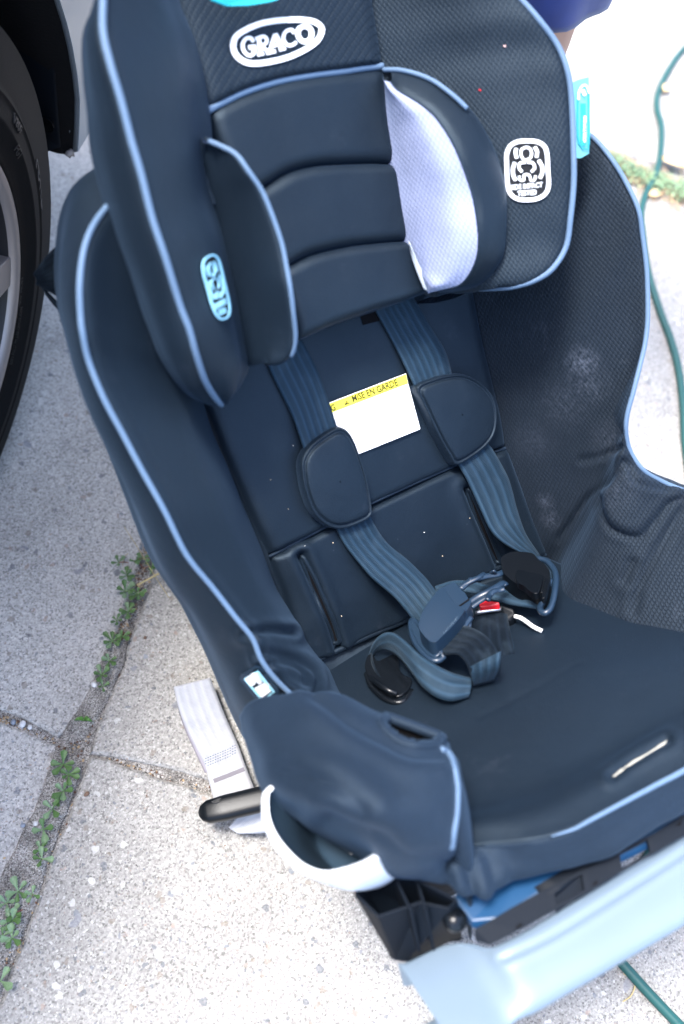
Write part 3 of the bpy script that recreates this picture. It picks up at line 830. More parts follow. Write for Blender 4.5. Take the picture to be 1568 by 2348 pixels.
def wheel(c):
    wh = empty('wheel', c); wh.parent = car; wh.matrix_parent_inverse = parent_world(car).inverted()
    rr_ = WR * .655
    V, Fc = lathe([(rr_ - .004, -.012), (rr_ + .004, -.004), (rr_ + .010, -.002), (rr_ + .012, -.0035), (rr_ + .02, .0), (rr_ + .030, .004), (rr_ + .032, .0052), (rr_ + .034, .004), (rr_ + .046, .003), (rr_ + .052, .001), (rr_ + .054, .0022), (rr_ + .056, .0004), (rr_ + .066, -.006), (WR - .003, -.010), (WR + .002, -.018), (WR + .004, -.032), (WR - .006, -.036), (WR - .006, -.040), (WR, -.042), (WR, -.08), (WR - .007, -.083), (WR - .007, -.088), (WR, -.09), (WR, -.14), (WR - .01, -.17), (rr_, -.19)], c, CN, 120)
    mobj('tyre', V, Fc, RUB, wh)
    V, Fc = lathe([(rr_ + .0015, -.008), (rr_ + .0005, .000), (rr_ - .004, .0015), (rr_ - .010, -.001), (rr_ - .012, -.008)], c, CN, 100)
    mobj('rim', V, Fc, RIM, wh)
    V, Fc = lathe([(rr_ - .012, -.008), (rr_ - .02, -.05), (rr_ - .03, -.12), (rr_ - .02, -.18)], c, CN, 80)
    mobj('rim_barrel', V, Fc, RIMD, wh)
    V, Fc = lathe([(rr_ - .012, -.06), (.05, -.05), (.001, -.05)], c, CN, 60); mobj('brake_disc', V, Fc, RIMD, wh)
    V, Fc = lathe([(.001, .0), (.03, .0), (.045, -.006), (.055, -.03)], c, CN, 40); mobj('hub', V, Fc, RIM, wh)
    for k in range(5):
        a = SPA + rad(72 * k)
        for s in (0,):
            b = a
            e2 = np.cross(CN, CD)
            d = math.cos(b) * CD + math.sin(b) * e2; tt = -math.sin(b) * CD + math.cos(b) * e2
            P = [c + d * .03 + tt * .026, c + d * (rr_ - .008) + tt * .018, c + d * (rr_ - .008) - tt * .018, c + d * .03 - tt * .026]
            P = [p + CN * (-.003 if i in (0, 3) else -.006) for i, p in enumerate(P)]
            V, Fc = prism(P, CN, .022); o = mobj('spoke', V, Fc, RIM, wh, smooth=False); bevel(o, .003, 2)
    return wh, rr_
WCW = WC + CN * .013 + Z_ * .004
wh, rr_ = wheel(WCW)
# raised marks on the sidewall near the camera
e2 = np.cross(CN, CD)
def swp(r, a, o=.0): return WCW + CN * o + r * (math.cos(a) * CD + math.sin(a) * e2)
def sidewall_o(r):
    return np.interp(r - rr_, [.012, .02, .030, .034, .046, .056, .066, WR - .006 - rr_], [-.0035, 0, .004, .004, .003, .0004, -.006, -.014])
def angle_of(u, v):
    p = WCW; d = ray(u, v); t = ((p - CAM) @ CN) / (d @ CN); X = CAM + d * t - WCW
    return np.linalg.norm(X), math.atan2(X @ e2, X @ CD)
def sidetext(s, u, v, size, flip=1):
    r0, a0 = angle_of(u, v)
    tr = textpoly(s, (0, 0), (size, 0), (0, size)); V, Fc = [], []
    for t in tr:
        k = len(V)
        for q in t:
            r = r0 + q[1] * flip; a = a0 - q[0] / r0 * flip
            V.append(swp(r, a, sidewall_o(r) + .0009))
        Fc.append(tuple(range(k, k + len(t))))
    o = mobj('raised_lettering', V, Fc, RUBL, wh, smooth=False); m_ = o.modifiers.new('solid', 'SOLIDIFY'); m_.thickness = .001; m_.offset = 0
sidetext('STONE', 86, 385, .022)
sidetext('V80F', 20, 275, .013)
sidetext('FG1', 25, 340, .011)
sidetext('NOM 49B', 52, 640, .008)
sidetext('MAX LOAD 815 kg (1356 LBS)', 50, 705, .0055)
sidetext('AT 350 kPa (51 PSI)', 41, 702, .0055)
# body: side skin with the arch cut out, as seen in (a, z), n from the height
AR = .398
def ncar(z): return float(np.interp(z, [.18, .22, .35, .6, .85, .93], [-.012, .0, .012, .016, .004, -.02]))
out2 = []
def arch(c0, R, a0, a1, n=36): return [(c0 + R * math.cos(a0 + (a1 - a0) * i / n), WR + R * math.sin(a0 + (a1 - a0) * i / n)) for i in range(n + 1)]
zb_ = .272; s0 = math.asin((zb_ - WR) / AR)
front = -2.62
prof = [(.80, zb_ + .03), (.86, .4), (.86, .6), (.80, .86), (.5, .88), (-3.0, .88), (-3.38, .80), (-3.42, .5), (-3.36, .26), (front - AR * math.cos(s0), zb_)]
prof += [(a, z) for a, z in arch(front, AR, math.pi - s0, s0)] + [(front + AR * math.cos(s0), zb_ - .08), (-AR * math.cos(s0), zb_ - .08)]
prof += [(a, z) for a, z in arch(0, AR, math.pi - s0, s0)] + [(.62, zb_)]
tri = tessellate_polygon([[Vector((a, z, 0)) for a, z in prof]])
nv = len(prof)
V = [cpt(a, ncar(z), z) for a, z in prof] + [cpt(a, ncar(z) - .012, z) for a, z in prof]
Fc = [tuple(t) for t in tri] + [tuple(i + nv for i in t)[::-1] for t in tri] + [(i, (i + 1) % nv, nv + (i + 1) % nv, nv + i) for i in range(nv)]
o = mobj('body_side', V, Fc, CARP, car, smooth=False); bevel(o, .003, 2)
# rolled arch lip, slightly chipped; white paint darkened to tame the sun on it
lip = [cpt(a, ncar(z) - .004, z) for a, z in arch(0, AR + .001, s0 - .0, math.pi - s0)]
mobj('arch_lip', *tubegeo(lip, .0030, 8), plain('sun-dimmed arch edge paint', (.11, .13, .15), .6, .2), car)
chip = []
for k in range(16):
    t = k / 15; chip.append(cpt(AR * math.cos(s0) - .004 + .05 * t - .008, -.004 + .002 * math.sin(k * 2.3), zb_ - .001 + .003 * math.sin(k * 1.7)))
CHIPM = plain('chipped dusty paint edge', (.30, .28, .27), .8, bump=.6, bscale=300)
mobj('chipped_edge', *tubegeo(chip, [.004 + .0015 * math.sin(k * 2.9) for k in range(16)], 7), CHIPM, car)
# liner
LV = []
na = 40
for i in range(na + 1):
    a = s0 - .02 + (math.pi - 2 * s0 + .04) * i / na
    for q, dr in ((ncar(WR + AR * math.sin(a)) - .004, -.001), (-.008, .0), (-.02, -.004), (-.30, -.004)):
        LV.append(cpt((AR + dr) * math.cos(a), q, WR + (AR + dr) * math.sin(a)))
mobj('wheel_arch_liner', LV, gfaces(na + 1, 4), LINER, car)
# lower plastic flap of the liner (with its screw)
P = [cpt(AR - .006, -.014, .40), cpt(.382, -.012, .282), cpt(.366, -.045, .266), cpt(.335, -.20, .255), cpt(.365, -.22, .40)]
V, Fc = prism(P, -CD, .004); bevel(mobj('liner_flap', V, Fc, BLKM, car, smooth=False), .0015)
V, Fc = [], []
sc_c = (P[0] + P[1] + P[2]) / 3 - CD * .006
for k in range(12):
    t = k * math.pi / 6
    V.append(sc_c + .010 * (math.cos(t) * CN + math.sin(t) * Z_)); 
V2, F2 = prism(V, CD * -1, .004); mobj('screw_head', V2, F2, BLKG, car, smooth=False)
# inner body, floor, roof and glass
inn = [(-.02, .88), (-.06, .91), (-.30, 1.34), (-.42, 1.42), (-1.15, 1.42), (-1.27, 1.34), (-1.52, .91), (-1.54, .2), (-.30, .2), (-.30, .75)]
n_ = len(inn); V = []; 
for a in (-3.0, -2.2, -1.9, .35, .75): 
    f_ = {-3.0: 0, -2.2: 0, -1.9: 1, .35: 1, .75: 0}[a]
    for nn_, z in inn: V.append(cpt(a, nn_, z if z <= .91 else .91 + (z - .91) * f_))
Fc = [(s * n_ + i, s * n_ + (i + 1) % n_, (s + 1) * n_ + (i + 1) % n_, (s + 1) * n_ + i) for s in range(4) for i in range(n_) if not (i == 1 and s in (1, 2, 3)) ]
Fc += [tuple(range(n_))[::-1], tuple(4 * n_ + i for i in range(n_))]
mobj('body_shell', V, Fc, CARP, car, smooth=False)
V = [cpt(-2.19, -.062, .915), cpt(.73, -.062, .915), cpt(.36, -.296, 1.33), cpt(-1.89, -.296, 1.33)]
V, Fc = prism([v + CN * .004 for v in V], CN, .004); mobj('side_window', V, Fc, GLASS, car, smooth=False)
# front wheel of the car: a copy with its parts
w2 = wh.copy(); col.objects.link(w2); w2.location = wh.location + Vector(CD * front)
for ch in [c for c in wh.children if c.name.split('.')[0] in ('tyre', 'rim', 'spoke', 'hub', 'brake_disc', 'rim_barrel')]:
    c2 = ch.copy(); col.objects.link(c2); c2.parent = w2

# ================================================================== person standing behind the seat
SKIN = plain('skin', (.36, .21, .155), .55, .4, var=.12); SHORT = plain('blue shorts cloth', (.006, .022, .13), .75, .3, bump=.2, bscale=900, var=.35, sheen=.3)
SHIRT = plain('grey shirt cloth', (.18, .19, .21), .8, var=.1); HAIR = plain('dark hair', (.03, .022, .018), .7); SHOE = plain('dark shoe', (.04, .04, .045), .6)
hem = at(1372, 62, .50, 'G'); side = RC[0] * [1, 1, 0]; side /= np.linalg.norm(side); back = np.cross(side, [0, 0, 1]) * -1
if back @ np.array([JD[0], JD[1], 0]) < 0: back = -back
legc = hem - side * .106; legc[2] = 0; leg2 = legc - side * .21 + back * .03; footc = legc + side * .02
pl = empty('person', (legc + leg2) / 2); tag(pl, 'person in blue shorts standing behind the headrest, seen from hem and knee', 'person')
hip = (legc + leg2) / 2 + back * .05
def sk(name, verts, edges, radii, mat, parent, sub=2):
    me = bpy.data.meshes.new(name); me.from_pydata([tuple(v) for v in verts], edges, []); me.materials.append(mat)
    o = bpy.data.objects.new(name, me); col.objects.link(o); o.parent = parent; o.matrix_parent_inverse = parent_world(parent).inverted()
    s = o.modifiers.new('skin', 'SKIN'); s.use_smooth_shade = True
    for i, r in enumerate(radii): me.skin_vertices[0].data[i].radius = (r, r)
    me.skin_vertices[0].data[0].use_root = True
    u = o.modifiers.new('sub', 'SUBSURF'); u.levels = sub; u.render_levels = sub
    return o
z = lambda p, h, s=0, b=0: p + np.array([0, 0, h]) + side * s + back * b
bv = [z(hip, .92), z(hip, 1.10), z(hip, 1.32), z(hip, 1.46), z(hip, 1.56, 0, -.02), z(hip, 1.66, 0, -.03),
      z(hip, .88, .09), z(footc, .48, 0, -.0), z(footc, .30, 0, .02), z(footc, .09, 0, .03), z(footc, .035, 0, -.13),
      z(hip, .88, -.09), z(leg2, .48), z(leg2, .30, 0, .02), z(leg2, .09, 0, .03), z(leg2, .035, 0, -.13),
      z(hip, 1.41, .17), z(hip, 1.13, .24, .02), z(hip, .88, .25, -.03), z(hip, .80, .25, -.05), z(hip, 1.41, -.17), z(hip, 1.13, -.24, .02), z(hip, .88, -.25, -.03), z(hip, .80, -.25, -.05)]
be = [(0, 1), (1, 2), (2, 3), (3, 4), (4, 5), (0, 6), (6, 7), (7, 8), (8, 9), (9, 10), (0, 11), (11, 12), (12, 13), (13, 14), (14, 15), (3, 16), (16, 17), (17, 18), (18, 19), (3, 20), (20, 21), (21, 22), (22, 23)]
br = [.12, .12, .13, .07, .055, .085, .085, .066, .060, .036, .03, .085, .066, .060, .036, .03, .05, .042, .028, .022, .05, .042, .028, .022]
sk('body', bv, be, br, SKIN, pl)
def garment(name, secs, mat, n=48, wav=.0):
    V = []
    for (c, rx, ry) in secs:
        for k in range(n):
            t = 2 * math.pi * k / n; q = 1 + wav * math.sin(7 * t + c[2] * 30) + wav * .6 * math.sin(3 * t + 1)
            V.append(c + side * rx * math.cos(t) * q + back * ry * math.sin(t) * q)
    o = mobj(name, V, [(s * n + i, s * n + (i + 1) % n, (s + 1) * n + (i + 1) % n, (s + 1) * n + i) for s in range(len(secs) - 1) for i in range(n)], mat, pl)
    m_ = o.modifiers.new('solid', 'SOLIDIFY'); m_.thickness = .003; return o
garment('shorts', [(z(hip, 1.0), .16, .125), (z(hip, .9), .185, .14), (z(hip, .80), .20, .145)], SHORT, wav=.02)
for lg, s_ in ((legc, 1), (leg2, -1)):
    garment('shorts_leg', [(z(hip, .84, .095 * s_), .10, .13), (z(hip, .72, .1 * s_), .105, .12), (lg + [0, 0, .64], .098, .105), (lg + [0, 0, .58], .097, .10), (lg + [0, 0, .553], .094, .097), (lg + [0, 0, .545], .094, .097)], SHORT, wav=.045)
garment('shirt', [(z(hip, .96), .17, .13), (z(hip, 1.15), .165, .125), (z(hip, 1.32), .19, .13), (z(hip, 1.42), .17, .11), (z(hip, 1.48), .075, .075)], SHIRT, wav=.015)
hv = []
for i in range(9):
    for k in range(16):
        a = 2 * math.pi * k / 16; p_ = math.pi * .55 * i / 8; hv.append(z(hip, 1.665, 0, -.025) + side * .082 * math.sin(p_) * math.cos(a) + back * .10 * math.sin(p_) * math.sin(a) + Z_ * .105 * math.cos(p_))
mobj('hair', hv, [(i * 16 + k, i * 16 + (k + 1) % 16, (i + 1) * 16 + (k + 1) % 16, (i + 1) * 16 + k) for i in range(8) for k in range(16)], HAIR, pl)
# ================================================================== child car seat
seat = empty('child_car_seat', (0, -.08, 0))
tag(seat, 'large dark child car seat with light blue piping standing on the pavement', 'car seat')
S = seat
# ---- backrest inner lining and lower shell
def P3(lst): return pts(lst, 'B')
# back liner behind everything (closes gaps)
G = np.array([[fp('B', x, s, -.004) for x in np.linspace(-.155, .165, 20)] for s in np.linspace(-.01, .46, 30)])
sheet('backrest_liner', G, FAB, S, thick=.004)
# insert: upper panel (w=0 .. ) traced edges
up_bot = P3([(617, 1275, 0), (665, 1247, 0), (720, 1220, 0), (790, 1185, 0), (844, 1157, 0), (940, 1112, 0), (1034, 1070, 0), (1098, 1046, 0), (1158, 1025, 0)])
up_left = P3([(617, 1275, 0), (580, 1198, 0), (540, 1105, 0), (500, 1010, 0), (470, 930, 0), (440, 860, 0)])
up_right = P3([(1158, 1025, 0), (1140, 935, 0), (1122, 860, 0), (1104, 790, 0), (1088, 700, 0), (1070, 620, 0)])
up_top = P3([(440, 860, 0), (560, 810, 0), (700, 750, 0), (850, 695, 0), (970, 655, 0), (1070, 620, 0)])
G = coons(up_bot, up_top, up_left, up_right, 110, 90)
G = bulge(G, NB, .010, .04, .05)
G = crease(G, [[(690, 1245), (640, 1268), (600, 1285)], [(1120, 1045), (1140, 1035), (1165, 1030)]], 6, .002)
G = wrinkle(G, .0016, 22)
sheet('upper_back_pad', G, FAB, S, key='upper', skirt=-NB * .012)
lo_bot = pts([(690, 1530, 0), (720, 1512, .000), (784, 1483, 0), (869, 1443, 0), (940, 1412, 0), (1040, 1350, 0), (1149, 1296, 0), (1200, 1283, 0), (1250, 1268, 0)], 'B')
lo_left = P3([(690, 1530, 0), (672, 1440, 0), (650, 1370, 0), (617, 1277, 0)])
lo_right = P3([(1250, 1268, 0), (1215, 1180, 0), (1180, 1090, 0), (1158, 1027, 0)])
G = coons(lo_bot, up_bot, lo_left, lo_right, 140, 90)
G = bulge(G, NB, .011, .05, .06)
slotL = [(692, 1276), (712, 1320), (735, 1375), (762, 1440), (782, 1502)]
slotR = [(1073, 1122), (1090, 1165), (1110, 1215), (1130, 1260), (1147, 1298)]
G = crease(G, [slotL, slotR], 9, .009, .003)
G = wrinkle(G, .0018, 20, 4)
sheet('lower_back_pad', G, FAB, S, key='lower', skirt=-NB * .014)
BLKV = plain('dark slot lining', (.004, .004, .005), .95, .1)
def slotlip(name, c, wd, key):
    c = cr(np.array(c, float), 24); T = np.gradient(c, axis=0); T /= np.linalg.norm(T, axis=1, keepdims=True); Nn = np.stack([-T[:, 1], T[:, 0]], 1)
    t = np.linspace(0, 1, 24); W = (wd * np.sqrt(np.clip(np.sin(np.pi * (t * .86 + .04)), 0, 1)))[:, None]
    loop = np.vstack([c + Nn * W, (c - Nn * W)[::-1]])
    L = [onsurf(key, u, v, .0005) for u, v in loop]
    L = np.array([p for p in L if p is not None])
    o = mobj(name, *tubegeo(cr(L, 80, True), .0024, 8, True), FAB, S)
    drape('slot_opening', key, [list(q) for q in stroke(c, W[:, 0] * 1.7, 0)], BLKV, S, .0006, .0003)
slotlip('slot_lip', slotL, 9, 'lower'); slotlip('slot_lip', slotR, 8, 'lower')

# ---- seam cords (thin dark bound edges)
def seam(P, r=.0016, mat=FABD, fr='B', name='seam_binding', n=50):
    return tube(name, pts(P, fr), r, mat, S, 8, n=n)
seam([(617, 1276, .003), (720, 1221, .006), (844, 1157, .007), (1034, 1071, .006), (1158, 1027, .003)])
seam([(690, 1532, .004), (784, 1486, .006), (869, 1447, .006), (940, 1416, .006), (1040, 1353, .006), (1149, 1298, .005), (1250, 1271, .003)], .0030, FAB)
# ---- side bolster, left
L1 = [(300, 335, .02), (220, 385, .03), (185, 412, .035), (165, 442, .04), (150, 490, .04), (143, 550, .04), (139, 625, .04), (144, 700, .04), (156, 750, .04), (175, 820, .04), (210, 920, .04), (260, 1045, .04), (310, 1170, .04), (360, 1285, .04), (400, 1352, .04), (432, 1400, .04), (466, 1470, .04), (503, 1548, .035), (540, 1625, .03), (575, 1700, .02)]
L2 = [(350, 385, .075), (290, 430, .09), (247, 475, .105), (215, 520, .12), (195, 575, .13), (186, 650, .135), (188, 725, .135), (193, 765, .135), (206, 825, .13), (240, 910, .13), (285, 995, .13), (330, 1080, .13), (380, 1170, .13), (430, 1270, .125), (490, 1345, .12), (540, 1410, .12), (580, 1460, .12), (600, 1508, .12), (630, 1550, .12), (680, 1600, .12)]
L3 = [('B', -.145, .53, .03), (400, 700, .01), (425, 800, .005), (465, 920, .0), (490, 995, 0), (530, 1085, 0), (565, 1170, 0), (600, 1260, 0), (635, 1345, 0), (675, 1410, 0), (700, 1462, 0), (750, 1528, .0), (795, 1590, .005)]
c0 = pts(L1) - NB * .075 + np.array([.035, 0, 0]); c05 = pts(L1) - NB * .035 + np.array([.004, 0, 0]); c1, c2, c3 = pts(L1), pts(L2), pts(L3)
n = 150
a0, a05, a1, a2, a3 = [cr(c, n) for c in (c0, c05, c1, c2, c3)]
m12 = (a1 + a2) / 2 + NB * .006 + np.array([-.010, 0, 0])
fill = lambda a, b, t, w_, x_=0: a * (1 - t) + b * t + NB * w_ + np.array([x_, 0, 0])
G = loft([a0, a05, a1, m12, a2, fill(a2, a3, .22, .012), fill(a2, a3, .55, .022), fill(a2, a3, .85, .010), a3], n, 100)
G = crease(G, [[(592, 1500), (640, 1502), (690, 1520), (722, 1552), (716, 1590)], [(600, 1522), (650, 1520), (690, 1540), (698, 1570)], [(560, 1455), (610, 1445), (670, 1450)]], 7, .003, .0025)
G = wrinkle(G, .0022, 14, 9)
sheet('side_bolster', G, FAB, S, key='bolL')
S2 = a2 + NB * .002 + np.array([-.0015, 0, 0])
PR = .0024
tube('piping', S2, PR, PIPE, S, 10)
# shell visible behind the left bolster (dark rounded plastic), belt strap sticking out
SB = pts([(480, 1490, .0), (505, 1555, .0), (540, 1625, .0), (566, 1682, .0), (577, 1730, .0), (597, 1790, .0), (640, 1850, -.01)]) 
# ---- right bolster
R2 = [('B', .10, .62, .04), ('B', .17, .605, .06), (1300, 285, .09), (1352, 313, .11), (1394, 360, .13), (1429, 415, .14), (1459, 480, .15), (1469, 540, .15), (1479, 625, .15), (1481, 725, .15), (1476, 780, .15), (1469, 805 + 10, .15), (1449, 895, .15), (1432, 965, .145), (1438, 1025, .14), (1469, 1075, .145), (1514, 1103, .15), (1568, 1125, .16), (1640, 1150, .17), (1740, 1200, .185)]
R3 = [('B', .10, .60, .01), ('B', .155, .5, .0), (1068, 600, .0), (1081, 670, 0), (1104, 795, 0), (1124, 870, 0), (1154, 1005, 0), (1189, 1135, 0), (1234, 1260, 0), (1258, 1320, .0), (1284, 1365, .004, 'T'), (1349, 1407, .004, 'T'), (1434, 1442, .004, 'T'), (1568, 1472, .004, 'T'), (1700, 1500, .004, 'T')]
b2, b3 = cr(pts(R2), 220), cr(pts(R3), 220)
out = lambda a, x_, w_: a + np.array([x_, 0, 0]) + NB * w_
G = loft([out(b2, -.03, -.16), out(b2, .012, -.09), out(b2, .016, -.03), b2, fill(b2, b3, .18, .012), fill(b2, b3, .5, .020), fill(b2, b3, .82, .010), b3], 220, 150)
Q = px(G.reshape(-1, 3))
semi = [(1392, 1108), (1378, 1135), (1376, 1165), (1394, 1205), (1429, 1225), (1469, 1230), (1499, 1198), (1534, 1155), (1568, 1142), (1568, 1118), (1514, 1108), (1469, 1080), (1440, 1060)]
ins = inpoly(Q, semi); dd = segdist(Q, np.array(semi + [semi[0]], float))
lift = np.where(ins, np.minimum(dd / 22, 1) * .006, 0)
G = (G.reshape(-1, 3) + gnormals(G).reshape(-1, 3) * lift[:, None]).reshape(G.shape)
G = crease(G, [[(1376, 1140), (1376, 1165), (1394, 1205), (1429, 1226), (1469, 1231), (1500, 1200), (1536, 1155), (1575, 1138)], [(1279, 1235), (1314, 1190), (1349, 1140), (1394, 1105), (1429, 1057)], [(1330, 1055), (1380, 1045), (1425, 1025)], [(1440, 1065), (1455, 1100), (1490, 1115), (1530, 1120)]], 6, .0028, .001)
G = crease(G, [[(1455, 1400), (1470, 1330), (1520, 1240), (1570, 1160)], [(1435, 1330), (1450, 1290)]], 9, .003, .002)
G = wrinkle(G, .0012, 14, 2)
sheet('side_bolster', G, MESH, S, key='bolR')
for vs_, u, v in SMN:
    p_ = onsurf('bolR', u, v, 0)
    if p_ is not None: vs_.inputs[1].default_value = tuple(p_)
tube('piping', b2 + NB * .002, PR, PIPE, S, 10)
# ---- shell
V = []
sec = [(.0, -.03), (.1, -.06), (.35, -.07), (.6, -.06)]
G = np.array([[fp('B', x, s, w_ - .03 * (1 - (x / .2) ** 2)) for x in np.linspace(-.15, .15, 24)] for s, w_ in [(-.1, -.03), (0, -.05), (.15, -.06), (.35, -.07), (.48, -.07), (.54, -.05)]])
G = np.array([cr(G[:, j], 30) for j in range(24)]).transpose(1, 0, 2)
sheet('rear_shell', G, BLKM, S, thick=.006)
G = np.array([[fp('T', x, s, h) for x in np.linspace(-.13, .17, 20)] for s, h in [(-.06, -.02), (.02, -.05), (.15, -.06), (.27, -.05), (.325, -.03)]])
sheet('seat_shell', G, BLKM, S, thick=.006)
# ---- seat cushion
front = [(1034, 1952, .012), (1064, 1944, .014), (1110, 1940, .016), (1164, 1936, .018), (1214, 1931, .02), (1264, 1921, .02), (1314, 1905, .02), (1359, 1881, .02), (1434, 1841, .02), (1509, 1801, .02), (1568, 1770, .02), (1700, 1692, .02), (1810, 1610, .015)]
fT = pts(front, 'T')
backT = np.array([fp('T', x, -.012, -.004) for x in np.linspace(-.16, .165, 8)]) - FR['T'][2] * .05
lT = np.array([backT[0], fp('T', -.168, .1, .0), fp('T', -.175, .2, .004), fT[0]])
rT = np.array([backT[-1], fp('T', .17, .1, .0), fp('T', .18, .2, .004), fT[-1]])
G = coons(backT, fT, lT, rT, 130, 120)
m_, n_ = G.shape[:2]
for i in range(m_):
    for j in range(n_):
        a, b = i / (m_ - 1), j / (n_ - 1)
        G[i, j] += NT * (.014 * math.sin(math.pi * min(a * 1.15, 1)) * math.sin(math.pi * b) + .006 * math.exp(-((a - .93) / .05) ** 2))
G = crease(G, [[(1400, 1783), (1440, 1752), (1490, 1722), (1532, 1700)]], 7, .005, .0015)
G = crease(G, [[(1100, 1645), (1170, 1610), (1260, 1560), (1330, 1520)]], 5, .0005, 0)
G = wrinkle(G, .0020, 13, 6)
sheet('seat_cushion', G, FAB, S, key='pan', thick=.004)
tube('piping', cr(fT[5:] + NT * .002, 90), np.interp(np.arange(90), [0, 12, 60, 90], [.0008, .0018, .0028, .0028]), PIPE, S, 10)
tube('piping', cr(fT[2:6] + NT * .000, 30), .0018, FABD, S, 8)
# front slot with a scrap of pale strap showing
drape('crotch_slot', 'pan', stroke([(1394, 1787), (1440, 1754), (1490, 1722), (1540, 1692)], [2, 6, 9, 11, 12, 12, 11, 10, 9, 8, 7, 6, 5, 4, 3, 2]), BLKV, S, .0006, .0004)
drape('strap_end', 'pan', stroke([(1402, 1780), (1430, 1764), (1450, 1748), (1490, 1728), (1512, 1712), (1528, 1700)], np.interp(np.arange(24), [0, 3, 10, 14, 20, 23], [3, 8, 7, 5, 7, 2]), 24), plain('cream strap', (.30, .29, .25), .8), S, .0022, .0012)
# ---- front flap below the piping
f1 = pts([(1030, 1985, .016), (1064, 1984, .014), (1110, 1984, .008), (1164, 1974, .006), (1214, 1966, .007), (1264, 1954, .008), (1314, 1938, .008), (1359, 1918, .008), (1434, 1878, .008), (1509, 1838, .008), (1568, 1806, .008), (1705, 1722, .008), (1815, 1640, .005)], 'T')
f2 = pts([(1012, 2012, .004), (1055, 2040, .000), (1100, 2057, -.006), (1135, 2038, -.01), (1160, 2020, -.012), (1234, 2003, -.012), (1284, 1993, -.012), (1324, 1984, -.012), (1409, 1953, -.012), (1509, 1892, -.012), (1568, 1857, -.012), (1710, 1770, -.012), (1825, 1680, -.015)], 'T')
f3 = f2 - NT * .012 + FR['T'][2] * -.03
n = 200
A = [cr(c, n) for c in (fT, f1, f2, f3)]
G = loft(A, n, 46)
Q = px(G.reshape(-1, 3)); g_ = np.exp(-((Q[:, 0] - 1095) / 60) ** 2) + .55 * np.exp(-((Q[:, 0] - 1010) / 60) ** 2)
vv = (np.arange(46) / 45)[:, None].repeat(n, 1).ravel()
amp = g_ * np.sin(np.pi * np.clip(vv, 0, 1)) * .0022
ph = (Q[:, 0] - .25 * Q[:, 1]) / 8.5
G = (G.reshape(-1, 3) + gnormals(G).reshape(-1, 3) * (amp * (np.sin(ph) + .5 * np.sin(ph * .43 + 1)))[:, None]).reshape(G.shape)
G = wrinkle(G, .002, 30, 1)
sheet('front_flap', G, FABD, S, key='flap', thick=.002)

# ---- armrest sleeve, left (and its twin, mostly out of frame)
sl = [
 [(555, 1642, .085), (575, 1617, .10), (612, 1602, .112), (650, 1595, .12), (725, 1589, .122), (784, 1602, .115), (849, 1634, .105), (909, 1648, .098), (960, 1655, .092), (1003, 1680, .085), (1010, 1700, .082)],
 [(562, 1685, .08), (590, 1655, .105), (640, 1640, .118), (690, 1632, .126), (750, 1635, .126), (800, 1650, .122), (850, 1672, .114), (905, 1690, .106), (955, 1698, .10), (1000, 1706, .092), (1018, 1722, .086)],
 [(578, 1740, .075), (610, 1710, .105), (660, 1695, .12), (715, 1690, .127), (770, 1695, .127), (820, 1708, .122), (870, 1720, .115), (920, 1732, .109), (970, 1742, .104), (1015, 1745, .096), (1033, 1752, .088)],
 [(597, 1795, .07), (640, 1775, .10), (690, 1765, .117), (745, 1765, .124), (800, 1775, .123), (850, 1785, .118), (900, 1795, .112), (950, 1802, .107), (990, 1805, .102), (1028, 1803, .094), (1044, 1806, .084)],
 [(640, 1838, .06), (680, 1832, .09), (725, 1830, .108), (780, 1835, .116), (830, 1843, .114), (880, 1852, .11), (925, 1860, .104), (965, 1864, .098), (1000, 1865, .092), (1032, 1864, .083), (1045, 1862, .074)],
 [(725, 1893, .045), (760, 1892, .072), (800, 1893, .088), (840, 1900, .092), (880, 1908, .09), (920, 1917, .086), (955, 1922, .08), (985, 1923, .075), (1010, 1922, .07), (1030, 1918, .062), (1041, 1908, .055)],
 [(800, 1938, .03), (830, 1942, .05), (862, 1948, .062), (892, 1955, .066), (920, 1962, .064), (950, 1967, .06), (975, 1968, .054), (998, 1965, .048), (1016, 1960, .042), (1028, 1952, .036), (1036, 1942, .03)],
 [(832, 1966, .014), (856, 1976, .026), (880, 1985, .034), (905, 1990, .036), (930, 1993, .034), (955, 1994, .03), (975, 1993, .026), (995, 1990, .022), (1012, 1984, .018), (1026, 1972, .014), (1036, 1958, .012)],
 [(845, 1985, -.002), (866, 1994, .004), (888, 2000, .01), (912, 2004, .012), (936, 2006, .01), (960, 2007, .008), (980, 2010, .006), (1000, 2014, .004), (1018, 2018, .002), (1032, 2012, .002), (1040, 1990, .004)],
]
sp = [pts(c, 'T') for c in sl]
n = 90
rows = []
for c in sp:
    a = cr(c, n - 24)
    # roll under on both sides
    l = np.array([a[0] - NT * d + np.array([x_, 0, 0]) for d, x_ in ((.030, .07), (.024, .035), (.014, .012), (.005, .001))])
    r = np.array([a[-1] - NT * d + np.array([x_, 0, 0]) for d, x_ in ((.006, .004), (.03, .007), (.06, .006), (.09, .004))])
    l[:, 2] = np.minimum(l[:, 2], a[0][2]); rows.append(np.vstack([cr(l, 12), a, cr(r, 12)]))
rows = np.array(rows)
G = np.array([cr(rows[:, j], 90) for j in range(rows.shape[1])]).transpose(1, 0, 2)
holepoly = [(872, 1656), (896, 1645), (930, 1644), (968, 1651), (996, 1670), (1006, 1692), (996, 1708), (960, 1711), (922, 1702), (890, 1682)]
Q = px(G.reshape(-1, 3)); ins = inpoly(Q, holepoly).reshape(G.shape[:2])
G = crease(G, [[(660, 1770), (760, 1800), (830, 1850)], [(760, 1870), (860, 1905), (930, 1960), (1010, 1968)]], 16, .003, .002)
G = crease(G, [[(720, 1600), (800, 1660), (870, 1700), (940, 1735), (1010, 1735)]], 13, .003, .003)
G = wrinkle(G, .0028, 18, 3)
